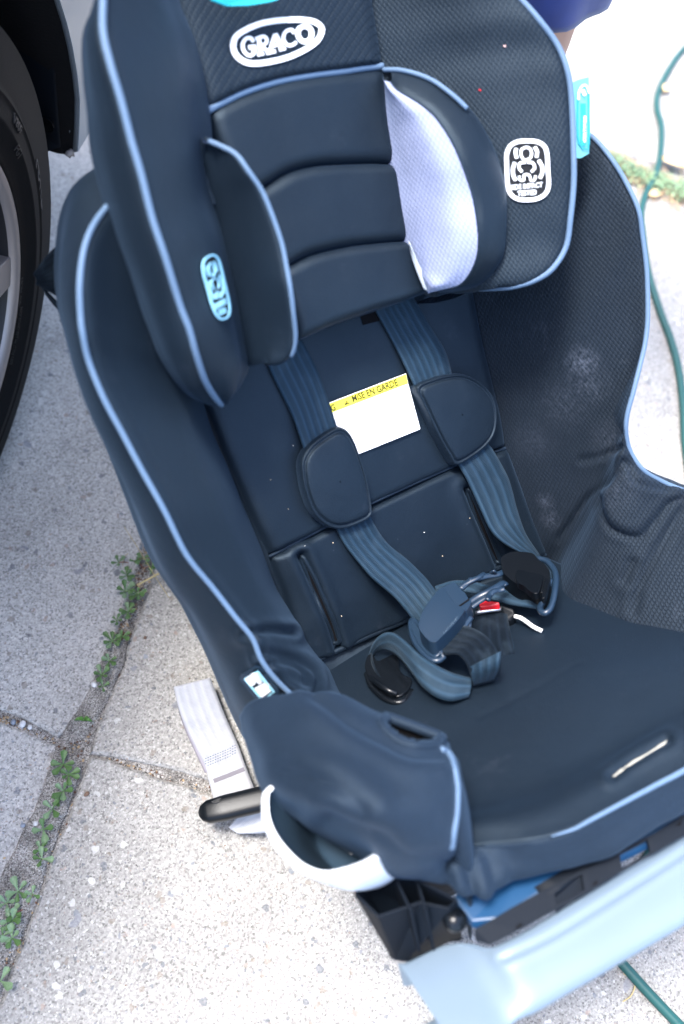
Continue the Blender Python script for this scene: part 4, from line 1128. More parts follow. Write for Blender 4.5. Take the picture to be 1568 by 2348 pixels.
armG = G.copy(); SURF['arm'] = (G.reshape(-1, 3).copy(), gfaces(*G.shape[:2]))
rim = np.array([p for p in [onsurf('arm', u, v, .0) for u, v in cr(np.array(holepoly, float), 40, True)] if p is not None])
mask = np.ones(G.shape[:2], bool); mask[ins] = False
mk = np.zeros((G.shape[0] - 1, G.shape[1] - 1), bool)
for i in range(mk.shape[0]):
    for j in range(mk.shape[1]): mk[i, j] = not (ins[i, j] and ins[i + 1, j] and ins[i, j + 1] and ins[i + 1, j + 1])
sheet('armrest_cover', G, FABD, S, mask=mk, thick=.003)
mobj('hole_hem', *tubegeo(cr(rim, 60, True), .0042, 9, True), FABD, S)
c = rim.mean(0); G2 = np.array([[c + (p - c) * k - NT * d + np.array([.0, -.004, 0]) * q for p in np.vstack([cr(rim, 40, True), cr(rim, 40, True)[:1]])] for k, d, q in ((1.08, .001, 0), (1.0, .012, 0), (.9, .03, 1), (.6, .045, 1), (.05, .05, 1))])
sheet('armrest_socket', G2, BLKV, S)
arp = [(1010, 1720), (1022, 1724), (1034, 1738), (1040, 1765), (1047, 1800), (1048, 1830), (1043, 1870), (1037, 1910), (1034, 1940)]
tube('piping', cr(np.array([onsurf('arm', min(u, 1046) - 2, v, .001) if onsurf('arm', min(u, 1046) - 2, v, .001) is not None else at(u, v, .08, 'T') for u, v in arp]), 60), .0030, PIPE, S, 10)
# little printed tag sewn on the left bolster side
keyL = ('bolL',)
drape('sewn_label', 'bolL', [[(553, 1553), (556, 1543), (585, 1524), (596, 1524), (640, 1575), (641, 1584), (606, 1611), (598, 1611)]], GUN, S, .0020, .0012)
drape('sewn_label_print', 'bolL', stroke([(566, 1551), (589, 1534), (630, 1580), (604, 1598)], 3.2, 0) + stroke([(604, 1598), (566, 1551)], 3.2, 0), BTHR, S, .0032, .0006)
drape('sewn_label_print', 'bolL', [[(567, 1550), (583, 1537), (590, 1537), (597, 1546), (604, 1556), (598, 1562), (591, 1554), (588, 1562), (580, 1566)], [(588, 1571), (612, 1556), (620, 1563), (618, 1572), (623, 1577), (603, 1592), (597, 1583)]], WTHR, S, .0036, .0006)

# ---- cup holder hanging under the sleeve
ro = pts([(612, 1808, .085), (603, 1830, .08), (604, 1880, .075), (622, 1925, .07), (652, 1965, .065), (695, 1998, .062), (745, 2014, .06), (795, 2008, .06), (835, 1994, .058), (868, 1975, .055), (880, 1950, .05), (850, 1900, .05), (780, 1850, .06), (690, 1800, .075), (645, 1790, .085)], 'T', 0)
ri = pts([(624, 1815, .085), (618, 1832, .08), (622, 1875, .075), (638, 1912, .07), (668, 1950, .065), (703, 1980, .062), (745, 1993, .06), (790, 1984, .06), (825, 1972, .058), (848, 1958, .055), (862, 1940, .05), (835, 1900, .05), (770, 1855, .06), (692, 1812, .075), (650, 1802, .085)], 'T', 0)
n = 80; ao, ai = cr(ro, n, True), cr(ri, n, True); cc_ = ai.mean(0)
dn = np.array([0, 0, -1.0])
def shr(a, k, d, q=0): return cc_ + (a - cc_) * k + dn * d + RC[0] * q
R = [shr(ao, .60, .12, .045), shr(ao, .80, .10, .045), shr(ao, .95, .065, .030), shr(ao, 1.01, .035, .016), shr(ao, 1.0, .004), (ao * .7 + ai * .3) - dn * .003, (ao * .2 + ai * .8) - dn * .002, shr(ai, 1.0, .006), shr(ai, .95, .045, .022), shr(ai, .82, .085, .038), shr(ai, .64, .092, .04), shr(ai, .02, .094, .04)]
R = [np.vstack([r, r[:1]]) for r in R]
for nm_, Rk, mt in (('cup_holder', R[:7], WHT), ('cup_holder_liner', R[6:], plain('blue grey cup liner', (.030, .055, .085), .45, .3))):
    G = np.array([cr(np.array([r[j] for r in Rk]), 36) for j in range(n + 1)]).transpose(1, 0, 2)
    sheet(nm_, G, mt, S)
# outer pale drop side of the cup holder, as seen under the rim
# ---- grey anchor strap lying on the ground with its black adjuster
A_ = pts([(398, 1574, .035), (410, 1625, .028), (430, 1675, .022), (468, 1750, .018), (478, 1788, .022), (490, 1832, .03)], 'G', 0); B_ = pts([(482, 1553, .035), (500, 1600, .028), (520, 1650, .022), (545, 1706, .018), (565, 1762, .022), (586, 1815, .03)], 'G', 0)
ribbon('anchor_strap', A_, B_, WEBG, S, 60, 8, .0018, key='anch')
Ab = pts([(398, 1574, .036), (402, 1590, .033), (420, 1660, .012), (470, 1770, .004)], 'G', 0); Bb = pts([(482, 1553, .036), (484, 1566, .033), (505, 1630, .012), (560, 1740, .004)], 'G', 0)
ribbon('anchor_strap_tail', Ab - Z_ * .003, Bb - Z_ * .003, WEBS, S, 40, 6, .0018)
rows_ = []
for v_ in range(4):
    y0 = 1732 + v_ * 6
    for k in range(13):
        u = 470 + k * 5.6; v = y0 + 8 - (u - 470) * .42 + (0 if k < 11 else -2)
        rows_ += stroke([(u, v), (u + 3.2, v - 1.3)], 1.1, 0)
drape('stitching', 'anch', rows_, plain('blue thread', (.02, .06, .13), .8), S, .0016, .0005)
drape('strap_hem', 'anch', stroke([(398, 1576), (440, 1563), (482, 1555)], 10, 8), WEBS, S, .0014, .0006)
drape('strap_hem', 'anch', stroke([(478, 1796), (520, 1780), (560, 1764)], 9, 8), WEBS, S, .0014, .0006)
# black lever
la, lb = at(456, 1866, .045, 'G'), at(640, 1822, .06, 'G')
lb = lb + (lb - la) * 1.0; T = lb - la; Lh = np.linalg.norm(T); T /= Lh; sdv = np.cross(T, Z_); sdv /= np.linalg.norm(sdv)
V = []; n = 26
prof = [(0, .003), (.003, .008), (.010, .0118), (.03, .0132), (Lh * .6, .0135), (Lh, .014)]
for s_, r_ in prof:
    for k in range(n):
        t = 2 * math.pi * k / n; cx, cz = math.cos(t), math.sin(t)
        cx = math.copysign(abs(cx) ** .55, cx); cz = math.copysign(abs(cz) ** .55, cz)
        V.append(la + T * s_ + sdv * cx * r_ * 1.0 + np.cross(sdv, T) * cz * r_ * .75)
Fc = [(s * n + i, s * n + (i + 1) % n, (s + 1) * n + (i + 1) % n, (s + 1) * n + i) for s in range(len(prof) - 1) for i in range(n)] + [tuple(range(n))[::-1]]
mobj('release_handle', V, Fc, BLK, S)
V, Fc = prism(pts([(482, 1836, .058), (500, 1828, .058), (560, 1816, .06), (600, 1806, .062), (604, 1818, .062), (540, 1832, .06), (490, 1843, .058)], 'G', 0), Z_, .004); bevel(mobj('handle_rib', V, Fc, BLKG, S, smooth=False), .001)
A_ = pts([(524, 1896, .02), (560, 1850, .035), (600, 1812, .05)], 'G', 0); B_ = pts([(545, 1910, .018), (600, 1909, .02), (660, 1900, .03)], 'G', 0)
ribbon('lower_anchor_strap', A_, B_, WEBG, S, 30, 8, .0018)
# dark strap behind the left bolster, sticking out by the tyre
A_ = pts([(76, 628, -.04), (110, 582, -.04), (150, 550, -.05), (230, 500, -.06)]); B_ = pts([(84, 650, -.05), (120, 672, -.05), (170, 705, -.06), (250, 760, -.07)])
ribbon('rear_strap', A_, B_, WEBK, S, 30, 8, .0018, arch=.004)
A_ = pts([(77, 626, -.041), (100, 660, -.05), (150, 712, -.06), (200, 760, -.08)]); B_ = pts([(84, 632, -.055), (110, 680, -.06), (150, 728, -.07), (200, 790, -.09)])
ribbon('rear_strap', A_, B_, WEBK, S, 30, 6, .0018)

# ---- base: bracket box, perforated rail, blue tray and pale extension panel
# bracket box
t0 = pts([(812, 2028, .0), (826, 2012, .0), (880, 2004, .0), (960, 2020, .0), (1040, 2075, -.005), (1010, 2094, -.01), (968, 2068, -.01), (866, 2102, -.005)], 'T', 0)
def box_px(top, bot, fr, name, mat, wd=.002, cap=True):
    a = pts(top, fr); b = pts(bot, fr); n = len(a); V = list(a) + list(b)
    Fc = [(i, (i + 1) % n, n + (i + 1) % n, n + i) for i in range(n)] + ([tuple(range(n))] if cap else []) + [tuple(range(n, 2 * n))[::-1]]
    o = mobj(name, V, Fc, mat, S, smooth=False)
    bm_ = o.modifiers.new('solid', 'SOLIDIFY') if not cap else None
    if bm_: bm_.thickness = .0028; bm_.offset = -1
    return bevel(o, wd, 2)
box_px([(812, 2052, -.004), (818, 2010, -.004), (950, 2008, -.004), (1050, 2060, -.004), (1030, 2085, -.012), (964, 2070, -.012), (866, 2103, -.008)],
       [(893, 2190, -.075), (900, 2140, -.08), (990, 2110, -.08), (1060, 2150, -.085), (1028, 2158, -.08), (935, 2203, -.075), (905, 2199, -.075)], 'T', 'bracket_box', BLKM, .0025, cap=False)
for k, (u, v) in enumerate([(890, 2035), (938, 2032)]):
    a = pts([(u + 10, v - 30, -.006), (u + 16, v - 30, -.006), (u + 56 - 14 * k, v + 52, -.008), (u + 49 - 14 * k, v + 54, -.008)], 'T')
    V, Fc = prism(a, NT, .05); mobj('bracket_rib', V, Fc, BLKM, S, smooth=False)
# little crumpled mechanism between the box and the flap
for k, (u, v, r_) in enumerate([(1040, 2110, .009), (1022, 2092, .006)]):
    c = at(u, v, -.03, 'T'); mobj('bracket_screw', *tubegeo([c, c + NT * .01 + np.array([0, -.006, 0])], r_, 14), BLKG, S)
# blue tray behind the rail
V, Fc = prism(pts([(1040, 2060, -.03), (1060, 2020, -.03), (1180, 2000, -.03), (1340, 1960, -.03), (1460, 1900, -.03), (1620, 1810, -.03), (1640, 1835, -.036), (1480, 1932, -.036), (1300, 2025, -.036), (1150, 2105, -.036), (1080, 2112, -.036)], 'T'), NT, .01)
bevel(mobj('blue_tray', V, Fc, BLUE, S, smooth=False), .002)
# rail: a sloping black strip with windows, cut as separate quads
su = [1088, 1113, 1180, 1256, 1263, 1336, 1343, 1409, 1413, 1486, 1492, 1568, 1640]
rt = np.array(list(zip(su, [2130, 2117, 2078, 2036, 2033, 1996, 1993, 1957, 1955, 1918, 1915, 1868, 1822])), float)
rb = np.array(list(zip([1090, 1123] + [u + 8 for u in su[2:]], [2156, 2165, 2132, 2089, 2086, 2047, 2043, 2002, 2000, 1958, 1955, 1910, 1866])), float)
T_, B_ = pts([(u, v, -.028) for u, v in rt], 'T'), pts([(u, v, -.034) for u, v in rb], 'T')
V, Fc = [], []
def quad(a, b, c, d):
    k = len(V); V.extend([a, b, c, d]); Fc.append((k, k + 1, k + 2, k + 3))
for i in range(len(rt) - 1):
    holey = i in (4, 8)
    if not holey: quad(T_[i], T_[i + 1], B_[i + 1], B_[i])
    else:
        f = lambda s, t: (T_[i] * (1 - s) + T_[i + 1] * s) * (1 - t) + (B_[i] * (1 - s) + B_[i + 1] * s) * t
        for (s0_, s1_, t0_, t1_) in ((0, 1, 0, .16), (0, 1, .86, 1), (0, .06, .16, .86), (.94, 1, .16, .86)):
            quad(f(s0_, t0_), f(s1_, t0_), f(s1_, t1_), f(s0_, t1_))
o = mobj('perforated_rail', V, Fc, BLKM, S, smooth=False); m_ = o.modifiers.new('w', 'WELD'); m_.merge_threshold = .0002
m_ = o.modifiers.new('solid', 'SOLIDIFY'); m_.thickness = .004; m_.offset = 0
SURF['rail'] = (np.array(V), list(Fc))
drape('rail_hole', 'rail', [[(1180, 2128), (1194, 2116), (1196, 2124), (1184, 2130)], [(1355, 2030), (1368, 2018), (1366, 2030)], [(1546, 1896), (1560, 1880), (1558, 1894)]], BLKV, S, .0024, .0004)
k_ = drape('rail_window_shadow', 'rail', [], BLKV, S)
# front lip (dark under the rail)
V, Fc = prism(pts([(1264, 2052, -.0310), (1342, 2002, -.0310), (1346, 2036, -.0372), (1274, 2086, -.0372)], 'T'), NT, .003); mobj('rail_backing', V, Fc, BLKM, S, smooth=False)
# pale extension panel
ptop = [(912, 2206, -.062), (935, 2204, -.060), (1024, 2160, -.056), (1080, 2152, -.05), (1130, 2164, -.046), (1200, 2134, -.046), (1275, 2088, -.046), (1350, 2038, -.046), (1419, 1996, -.046), (1500, 1948, -.046), (1568, 1906, -.046), (1660, 1852, -.046), (1780, 1770, -.046)]
pbot = [(1075, 2462, -.066), (1110, 2440, -.064), (1140, 2405, -.063), (1165, 2368, -.062), (1194, 2336, -.062), (1224, 2317, -.062), (1300, 2272, -.062), (1380, 2226, -.062), (1440, 2190, -.062), (1500, 2155, -.062), (1568, 2115, -.062), (1680, 2048, -.062), (1800, 1975, -.062)]
a, b = pts(ptop, 'T'), pts(pbot, 'T'); n = 120; a, b = cr(a, n), cr(b, n)
FT = -FR['T'][2]
G = loft([a - NT * .03, a - NT * .004, a + (b - a) * .02, a + (b - a) * .3 + NT * .003, a + (b - a) * .7 + NT * .004, a + (b - a) * .93 + NT * .002, b - NT * .002, b - NT * .007 + FT * .002, b - NT * .012 + FT * .012, b - NT * .02 + FT * .06, b * .4 + a * .6 - NT * .05], n, 70)
G = crease(G, [[(1078, 2160), (1120, 2240), (1165, 2345)]], 42, .004, .0)
G = crease(G, [[(1150, 2200), (1300, 2125), (1568, 1955), (1700, 1870)]], 6, .0016, .0008)
sheet('extension_panel', G, PALE, S, key='panel')
# raised bead along the corner of the panel
sb = [(1026, 2166, -.05), (1060, 2215, -.052), (1095, 2270, -.054), (1130, 2330, -.056), (1145, 2365, -.06)]
# foot of the base reaching the ground
a = [fp('G', x, y, z_) for x, y, z_ in []]
def hull_box(name, pts8, mat):
    V = [np.array(p) for p in pts8]; Fc = [(0, 1, 2, 3), (7, 6, 5, 4), (0, 4, 5, 1), (1, 5, 6, 2), (2, 6, 7, 3), (3, 7, 4, 0)]
    return bevel(mobj(name, V, Fc, mat, S, smooth=False), .012, 3)
hull_box('base', [(-.15, .16, .0), (.17, .16, .0), (.17, -.24, .0), (-.15, -.24, .0), (-.13, .13, .09), (.15, .13, .09), (.15, -.25, .22), (-.12, -.25, .22)], BLKM)
hull_box('rear_support', [(-.12, .28, .0), (.14, .28, .0), (.14, .12, .0), (-.12, .12, .0), (-.10, .27, .22), (.12, .27, .22), (.12, .10, .14), (-.10, .10, .14)], BLKM)
for s_ in (-.12, .14): pass

TWX = .058
# the twin armrest and cup holder on the far side of the seat
for o in [c for c in S.children if c.name.split('.')[0] in ('armrest_cover', 'armrest_socket', 'hole_hem', 'cup_holder', 'cup_holder_liner', 'bracket_box')]:
    me = o.data.copy(); me.transform(Matrix.Scale(-1, 4, (1, 0, 0)) ); me.flip_normals()
    q = bpy.data.objects.new(o.name.split('.')[0], me); col.objects.link(q); q.parent = S; q.matrix_parent_inverse = parent_world(S).inverted(); q.location = (TWX, 0, 0)
    for md in o.modifiers:
        if md.type == 'SOLIDIFY': m2 = q.modifiers.new('solid', 'SOLIDIFY'); m2.thickness = md.thickness; m2.offset = md.offset
# ================================================================== headrest
H = empty('headrest', fp('B', 0, .42, .02)); H.parent = S; H.matrix_parent_inverse = parent_world(S).inverted()
# shell
G = np.array([[fp('B', x, s, .02 + (abs(x) / .2) ** 3 * .10) for x in np.linspace(-.13, .15, 40)] for s in np.linspace(.34, .62, 24)])
sheet('headrest_shell', G, BLKM, H, thick=.006)
# centre: logo panel and three pads
def cp(l, r, n=6):
    l, r = np.array(l, float), np.array(r, float); return l, r
wS = .052
top_l = [(372, -60, wS), (385, 0, wS), (415, 75, wS), (440, 160, wS), (470, 257, wS)]
top_r = [(846, -60, wS), (851, 0, wS), (858, 50, wS), (866, 100, wS), (874, 154, wS)]
e_t = pts([(372, -60, wS), (600, -90, wS + .004), (846, -60, wS)]); e_b = pts([(470, 257, wS), (505, 238, wS), (550, 216, wS), (600, 198, wS), (650, 185, wS), (720, 173, wS), (784, 165, wS), (830, 158, wS), (874, 154, wS)])
G = coons(e_b, e_t, pts(top_l)[::-1], pts(top_r)[::-1], 80, 60); G = bulge(G, NB, .010, .07, .10)
sheet('headrest_top_pad', G, MESHC, H, key='logo', skirt=-NB * .02)
tube('piping', cr(e_b + NB * .003, 60), .0032, PIPE, H, 10)
lx = [(470, 262), (486, 300), (500, 345), (545, 400), (600, 432), (630, 520), (657, 612), (672, 700), (690, 776)]
seams = [
 [(470, 260), (505, 241), (550, 219), (600, 201), (650, 188), (720, 176), (784, 168), (830, 161), (876, 157)],
 [(560, 452), (600, 430), (650, 400), (700, 384), (745, 378), (784, 376), (830, 376), (870, 377), (908, 379)],
 [(630, 625), (657, 610), (700, 588), (740, 576), (784, 568), (830, 562), (870, 558), (905, 556), (936, 555)],
 [(680, 782), (720, 765), (750, 752), (784, 738), (830, 722), (880, 705), (920, 692), (950, 680), (980, 670)]]
lefts = [[(470, 260), (490, 330), (525, 400), (560, 452)], [(560, 452), (590, 510), (612, 570), (630, 625)], [(630, 625), (650, 680), (668, 735), (680, 782)]]
rights = [[(876, 157), (882, 230), (893, 310), (908, 379)], [(908, 379), (917, 440), (926, 500), (936, 555)], [(936, 555), (948, 600), (962, 640), (980, 670)]]
gg = []
for i in range(3):
    q = lambda l: pts([(u, v, wS - .004) for u, v in l])
    G = coons(q(seams[i + 1]), q(seams[i]), q(lefts[i])[::-1], q(rights[i])[::-1], 70, 50)
    G = bulge(G, NB, .012, .16, .08); G = wrinkle(G, .001, 25, i)
    sheet('headrest_pad', G, FAB, H, key='hp%d' % i, skirt=-NB * .02)
# roll-under of the lowest pad
q = pts([(u, v, wS - .006) for u, v in seams[3]]); G = loft([q, q - NB * .014 - FR['B'][2] * .001, q - NB * .035 + FR['B'][2] * .01], 60, 12)
sheet('headrest_lower_edge', G, FAB, H)
# right wing
ri_ = [(846, -60, .05), (851, 0, .05), (862, 80, .05), (876, 157, .05), (885, 260, .05), (905, 380, .05), (930, 520, .05), (955, 640, .05), (985, 680, .05), (1040, 668, .06), (1094, 662, .07)]
ro_ = [(1120, -60, .13), (1189, 0, .14), (1234, 50, .15), (1274, 105, .155), (1296, 160, .16), (1306, 225, .16), (1311, 350, .16), (1311, 425, .158), (1304, 500, .155), (1294, 565, .15), (1264, 615, .145), (1224, 642, .135), (1174, 657, .12), (1130, 661, .10), (1094, 662, .08)]
a, b = cr(pts(ri_), 120), cr(pts(ro_), 120)
G = loft([a, fill(a, b, .3, .006), fill(a, b, .6, .014), fill(a, b, .88, .010), b, out(b, .006, -.012), out(b, .004, -.05), out(b, -.03, -.08)], 120, 90)
G = wrinkle(G, .0015, 16, 5)
sheet('headrest_wing', G, MESHC, H, key='wingR')
tube('piping', cr(b + NB * .002, 120), .0027, PIPE, H, 10)
# left wing
lo_ = [(230, -60, .10), (222, 0, .105), (200, 50, .11), (193, 100, .11), (198, 180, .11), (207, 250, .11), (215, 340, .11), (240, 440, .11), (270, 540, .11), (300, 622, .11), (345, 745, .11), (380, 825, .105), (425, 890, .10), (465, 920, .09), (505, 926, .08)]
lp_ = [(240, -60, .145), (238, 0, .15), (238, 75, .155), (255, 150, .16), (280, 235, .162), (303, 325, .162), (325, 400, .162), (350, 500, .16), (380, 590, .158), (414, 700, .15), (435, 755, .147), (450, 810, .14), (470, 870, .125), (490, 905, .105), (508, 926, .085)]
li_ = [(370, -60, .085), (387, 0, .09), (417, 75, .09), (442, 165, .09), (455, 250, .09), (462, 320, .09), (475, 440, .09), (503, 540, .09), (530, 690, .09), (548, 780, .085), (556, 830, .085), (548, 875, .085), (530, 910, .085), (512, 926, .08)]
a, b, c_ = cr(pts(lo_), 130), cr(pts(lp_), 130), cr(pts(li_), 130)
deep = c_ + np.array([.028, 0, 0]) - NB * .045
G = loft([out(a, .03, -.05), out(a, .004, -.02), a, fill(a, b, .5, .004, -.006), b, fill(b, c_, .35, .010), fill(b, c_, .75, .010), c_, fill(c_, deep, .5, .0, .004), deep], 130, 100)
G = wrinkle(G, .0015, 16, 8)
sheet('headrest_wing', G, FAB, H, key='wingL')
tube('piping', cr(b + NB * .002 + np.array([-.001, 0, 0]), 130), .0027, PIPE, H, 10)
# dark bound seam at the left of the logo panel
tube('seam_binding', cr(pts([(378, -60, .058), (395, 0, .060), (425, 70, .060), (450, 165, .060), (470, 256, .057)]), 40), .0035, FABD, H, 8)
# right cushion: pale inner face and dark gusset
li2 = [(876, 175, .052), (881, 200, .056), (886, 260, .058), (894, 320, .058), (910, 420, .058), (924, 500, .058), (934, 550, .058), (944, 590, .058), (958, 630, .058), (984, 668, .058)]
lo2 = [(895, 188, .075), (914, 208, .09), (964, 238, .11), (999, 268, .12), (1034, 320, .13), (1059, 375, .135), (1084, 450, .135), (1096, 525, .135), (1096, 575, .13), (1084, 615, .12), (1059, 650, .105), (1024, 663, .09), (990, 669, .065)]
go2 = [(880, 158, .055), (924, 160, .07), (984, 180, .09), (1034, 214, .105), (1084, 258, .115), (1119, 312, .12), (1144, 370, .123), (1159, 435, .125), (1161, 500, .125), (1155, 575, .12), (1134, 617, .11), (1104, 650, .095), (1070, 664, .08), (1000, 672, .062)]
a, b, c_ = cr(pts(li2), 90), cr(pts(lo2), 90), cr(pts(go2), 90)
G = loft([a - NB * .01, a, fill(a, b, .3, .006, -.006), fill(a, b, .7, .006, -.008), b], 90, 50)
sheet('headrest_cushion_face', G, LAV, H, key='cush')
G = loft([b + np.array([-.0005, 0, 0]), fill(b, c_, .2, .005), fill(b, c_, .7, .007), c_, c_ + np.array([.01, 0, 0]) - NB * .03], 90, 40)
G = wrinkle(G, .001, 30, 5)
sheet('headrest_cushion', G, FAB, H)
tube('piping', cr(pts([(879, 160, .062), (924, 162, .082), (984, 181, .102), (1034, 215, .118), (1071, 249, .126)]), 40), .0022, PIPE, H, 8)
tube('seam_binding', cr(b, 80), .0010, FABD, H, 6)
mb = plain('silver grey binding tape', (.36, .40, .44), .6)
A_ = pts([(936, 552, .066), (944, 590, .066), (958, 630, .066), (972, 664, .066)]); B_ = pts([(938, 556, .072), (958, 600, .07), (972, 632, .07), (984, 668, .07)])
ribbon('binding_tape', A_, B_, mb, H, 20, 4, .001)
# left cushion: dark gusset toward the camera, piping along its crest
cl = [(455, 322, .085), (460, 360, .085), (470, 400, .085), (495, 475, .085), (525, 575, .085), (550, 660, .085), (575, 750, .085), (590, 815, .085), (600, 834, .085)]
cr_ = [(466, 320, .11), (500, 333, .12), (540, 355, .13), (570, 395, .135), (600, 440, .135), (625, 500, .135), (645, 560, .135), (656, 615, .135), (664, 660, .135), (671, 715, .13), (676, 775, .12), (666, 815, .11), (640, 836, .10), (612, 838, .09)]
a, b = cr(pts(cl), 90), cr(pts(cr_), 90)
inner = b + np.array([.012, 0, 0]) - NB * .07
G = loft([a + np.array([-.01, 0, 0]) - NB * .04, a, fill(a, b, .35, .010), fill(a, b, .8, .008), b], 90, 44)
G = wrinkle(G, .001, 30, 7)
sheet('headrest_cushion', G, FAB, H, key='cushL')
G = loft([b, fill(b, inner, .5, 0, .004), inner], 90, 24)
sheet('headrest_cushion_face', G, LAV, H)
tube('piping', cr(b[2:80] + NB * .001, 80), .0021, PIPE, H, 8)
tube('piping', cr(pts([(466, 326, .10), (470, 370, .088), (480, 430, .086), (492, 470, .086)]), 30), .0012, FABD, H, 8)
# ---- emblem on the top pad
def Zr(x, y): return ((900 + x * 500 / 1568) / 1.745, (50 + y * 500 / 1568) / 1.745)
def zs(l, f): return [f(*p) for p in l]
ov = [(95, 420), (130, 310), (250, 225), (430, 150), (620, 112), (800, 98), (960, 98), (1090, 118), (1170, 160), (1205, 215), (1180, 310), (1110, 395), (980, 478), (800, 560), (620, 610), (430, 642), (290, 640), (180, 590), (115, 510)]
em = stroke(zs(ov, Zr), 12.5, 90, True)
Wl = 7.2
def st(l, w=Wl, n=None): em.extend(stroke(zs(l, Zr), w, n))
st([(345, 375), (330, 340), (300, 325), (255, 335), (215, 400), (225, 480), (270, 535), (320, 545), (355, 520)]); st([(290, 450), (355, 430), (358, 520)], 11, 0)
st([(415, 325), (440, 530)], 9, 0); st([(375, 335), (440, 318)], 7, 0); st([(400, 540), (478, 522)], 6, 0); st([(420, 318), (480, 308), (515, 345), (500, 395), (430, 425)], 7); st([(452, 418), (500, 472), (545, 492)], 7)
st([(620, 280), (555, 485)], 8, 0); st([(620, 275), (710, 465)], 10, 0); st([(585, 430), (680, 400)], 7, 0); st([(510, 515), (625, 490)], 8, 0); st([(670, 470), (750, 452)], 8, 0)
st([(855, 270), (840, 232), (800, 225), (745, 255), (722, 330), (750, 395), (800, 420), (850, 405), (885, 375)])
st([(990, 175), (925, 205), (905, 270), (930, 340), (990, 372), (1050, 345), (1078, 280), (1055, 205)] + [(990, 175)], 11)
drape('embroidered_emblem', 'logo', em, WTHR, H, .0014, .0008)
# ---- crash test badges
def badge(f, key, wt, nm, k=1.0):
    rr2 = [(490, 205), (620, 215), (710, 270), (745, 370), (755, 560), (765, 740), (735, 850), (640, 920), (500, 942), (370, 925), (285, 850), (255, 720), (245, 500), (245, 370), (290, 265), (380, 215)]
    back_ = [f(x, y) for x, y in rr2]
    drape('badge_ground', key, [[tuple(p) for p in cr(np.array(back_, float), 48, True)]], KTHR, H, .0012, .0005)
    b_ = stroke([f(x, y) for x, y in rr2], 9.2 * k, 80, True)
    def s2(l, w): b_.extend(stroke([f(x, y) for x, y in l], w * k * .66))
    s2([(485, 280), (430, 310), (420, 370), (450, 430), (490, 440), (540, 410), (552, 350), (530, 300), (485, 280)], 8.5)
    s2([(365, 295), (352, 350), (370, 420)], 11); s2([(590, 280), (622, 340), (612, 410)], 11)
    s2([(345, 470), (320, 560), (330, 640), (360, 695)], 12); s2([(640, 445), (682, 520), (685, 600), (655, 670)], 12)
    s2([(480, 470), (410, 480), (398, 540), (435, 590)], 9); s2([(500, 470), (570, 480), (590, 540), (550, 590)], 9)
    s2([(400, 640), (410, 690), (460, 690), (455, 635), (495, 620), (530, 640), (545, 695), (590, 690), (600, 635)], 8)
    o = np.array(f(292, 815)); ex = (np.array(f(730, 775)) - o); ey = np.array(f(292, 745)) - o
    b_ += [list(map(tuple, p)) for p in textpoly('SIDE IMPACT', o, ex / 6.35, ey * 1.25)]
    o = np.array(f(380, 892)); ex = (np.array(f(655, 870)) - o); ey = np.array(f(380, 822)) - o
    b_ += [list(map(tuple, p)) for p in textpoly('TESTED', o, ex / 3.95, ey * 1.25)]
    drape(nm, key, b_, wt, H, .0020, .0008)
badge(lambda x, y: ((1950 + x * 500 / 1568) / 1.745, (500 + y * 500 / 1568) / 1.745), 'wingR', WTHR, 'crash_test_badge')
# left badge: same drawing, seen obliquely; affine from the right badge's box to the left one's outline
def fL(x, y):
    a, b = (x - 245) / 520, (y - 205) / 737
    p = np.array([457.0 - 3 * (1 - b), 598.0]) + 0
    tl, tr, bl, br = np.array([454, 598]), np.array([495, 578]), np.array([490, 735]), np.array([528, 728])
    q = tl * (1 - a) * (1 - b) + tr * a * (1 - b) + bl * (1 - a) * b + br * a * b
    return tuple(q)
badge(fL, 'wingL', BTHR, 'crash_test_badge', .42)
# ---- turquoise tag on the right wing's edge
tg = pts([(1310, 190, .155), (1325, 182, .15), (1350, 176, .145), (1353, 300, .145), (1350, 352, .145), (1332, 362, .15), (1314, 362, .155)])
V, Fc = prism(tg, NB, .0012); mobj('side_tag', V, Fc, TAGL, H, smooth=False)
SURF['tag'] = (np.array(tg), [tuple(range(len(tg)))])
drape('side_tag_print', 'tag', stroke([(1322, 215), (1322, 300), (1326, 332), (1340, 344), (1347, 330), (1347, 215)], 3.5, 20) + stroke([(1334, 238), (1334, 335)], 11, 0), TAGC, H, .0012, .0004)
drape('side_tag_print', 'tag', stroke([(1322, 230), (1322, 215), (1330, 198), (1340, 198), (1346, 215)], 4, 16) + stroke([(1330, 215), (1337, 212)], 14, 0) + [list(map(tuple, p)) for p in textpoly('CERTIFIED', (1338, 328), (.3, -13.5), (-8, 0))], LABW, H, .0020, .0004)
drape('side_tag_print', 'tag', [], LABW, H)
# top edge of turquoise carry handle at the frame's top
hv_ = pts([(478, -30, .09), (485, 0, .09), (520, 13, .085), (570, 12, .085), (620, 4, .085), (640, -2, .085), (650, -30, .08)])
V, Fc = prism(hv_, NB, .002); mobj('top_label', V, Fc, TAGC, H, smooth=False)
# tiny red speck and crumbs on the wing
for (u, v, r_, mt, ky) in ((1100, 207, .0016, RED, 'wingR'), (1157, 106, .0013, plain('pink crumb', (.6, .4, .38), .8), 'wingR')):
    p = onsurf(ky, u, v, .0003); 
    o = mobj('crumb', *chipgeo(p, r_, rnd=R_), mt, None, smooth=False); tag(o, 'tiny red speck on the right headrest wing' if mt is RED else 'tiny pink crumb high on the right headrest wing', 'crumb')

# ================================================================== harness
HA = empty('harness', fp('B', 0, .1, .02)); HA.parent = S; HA.matrix_parent_inverse = parent_world(S).inverted()
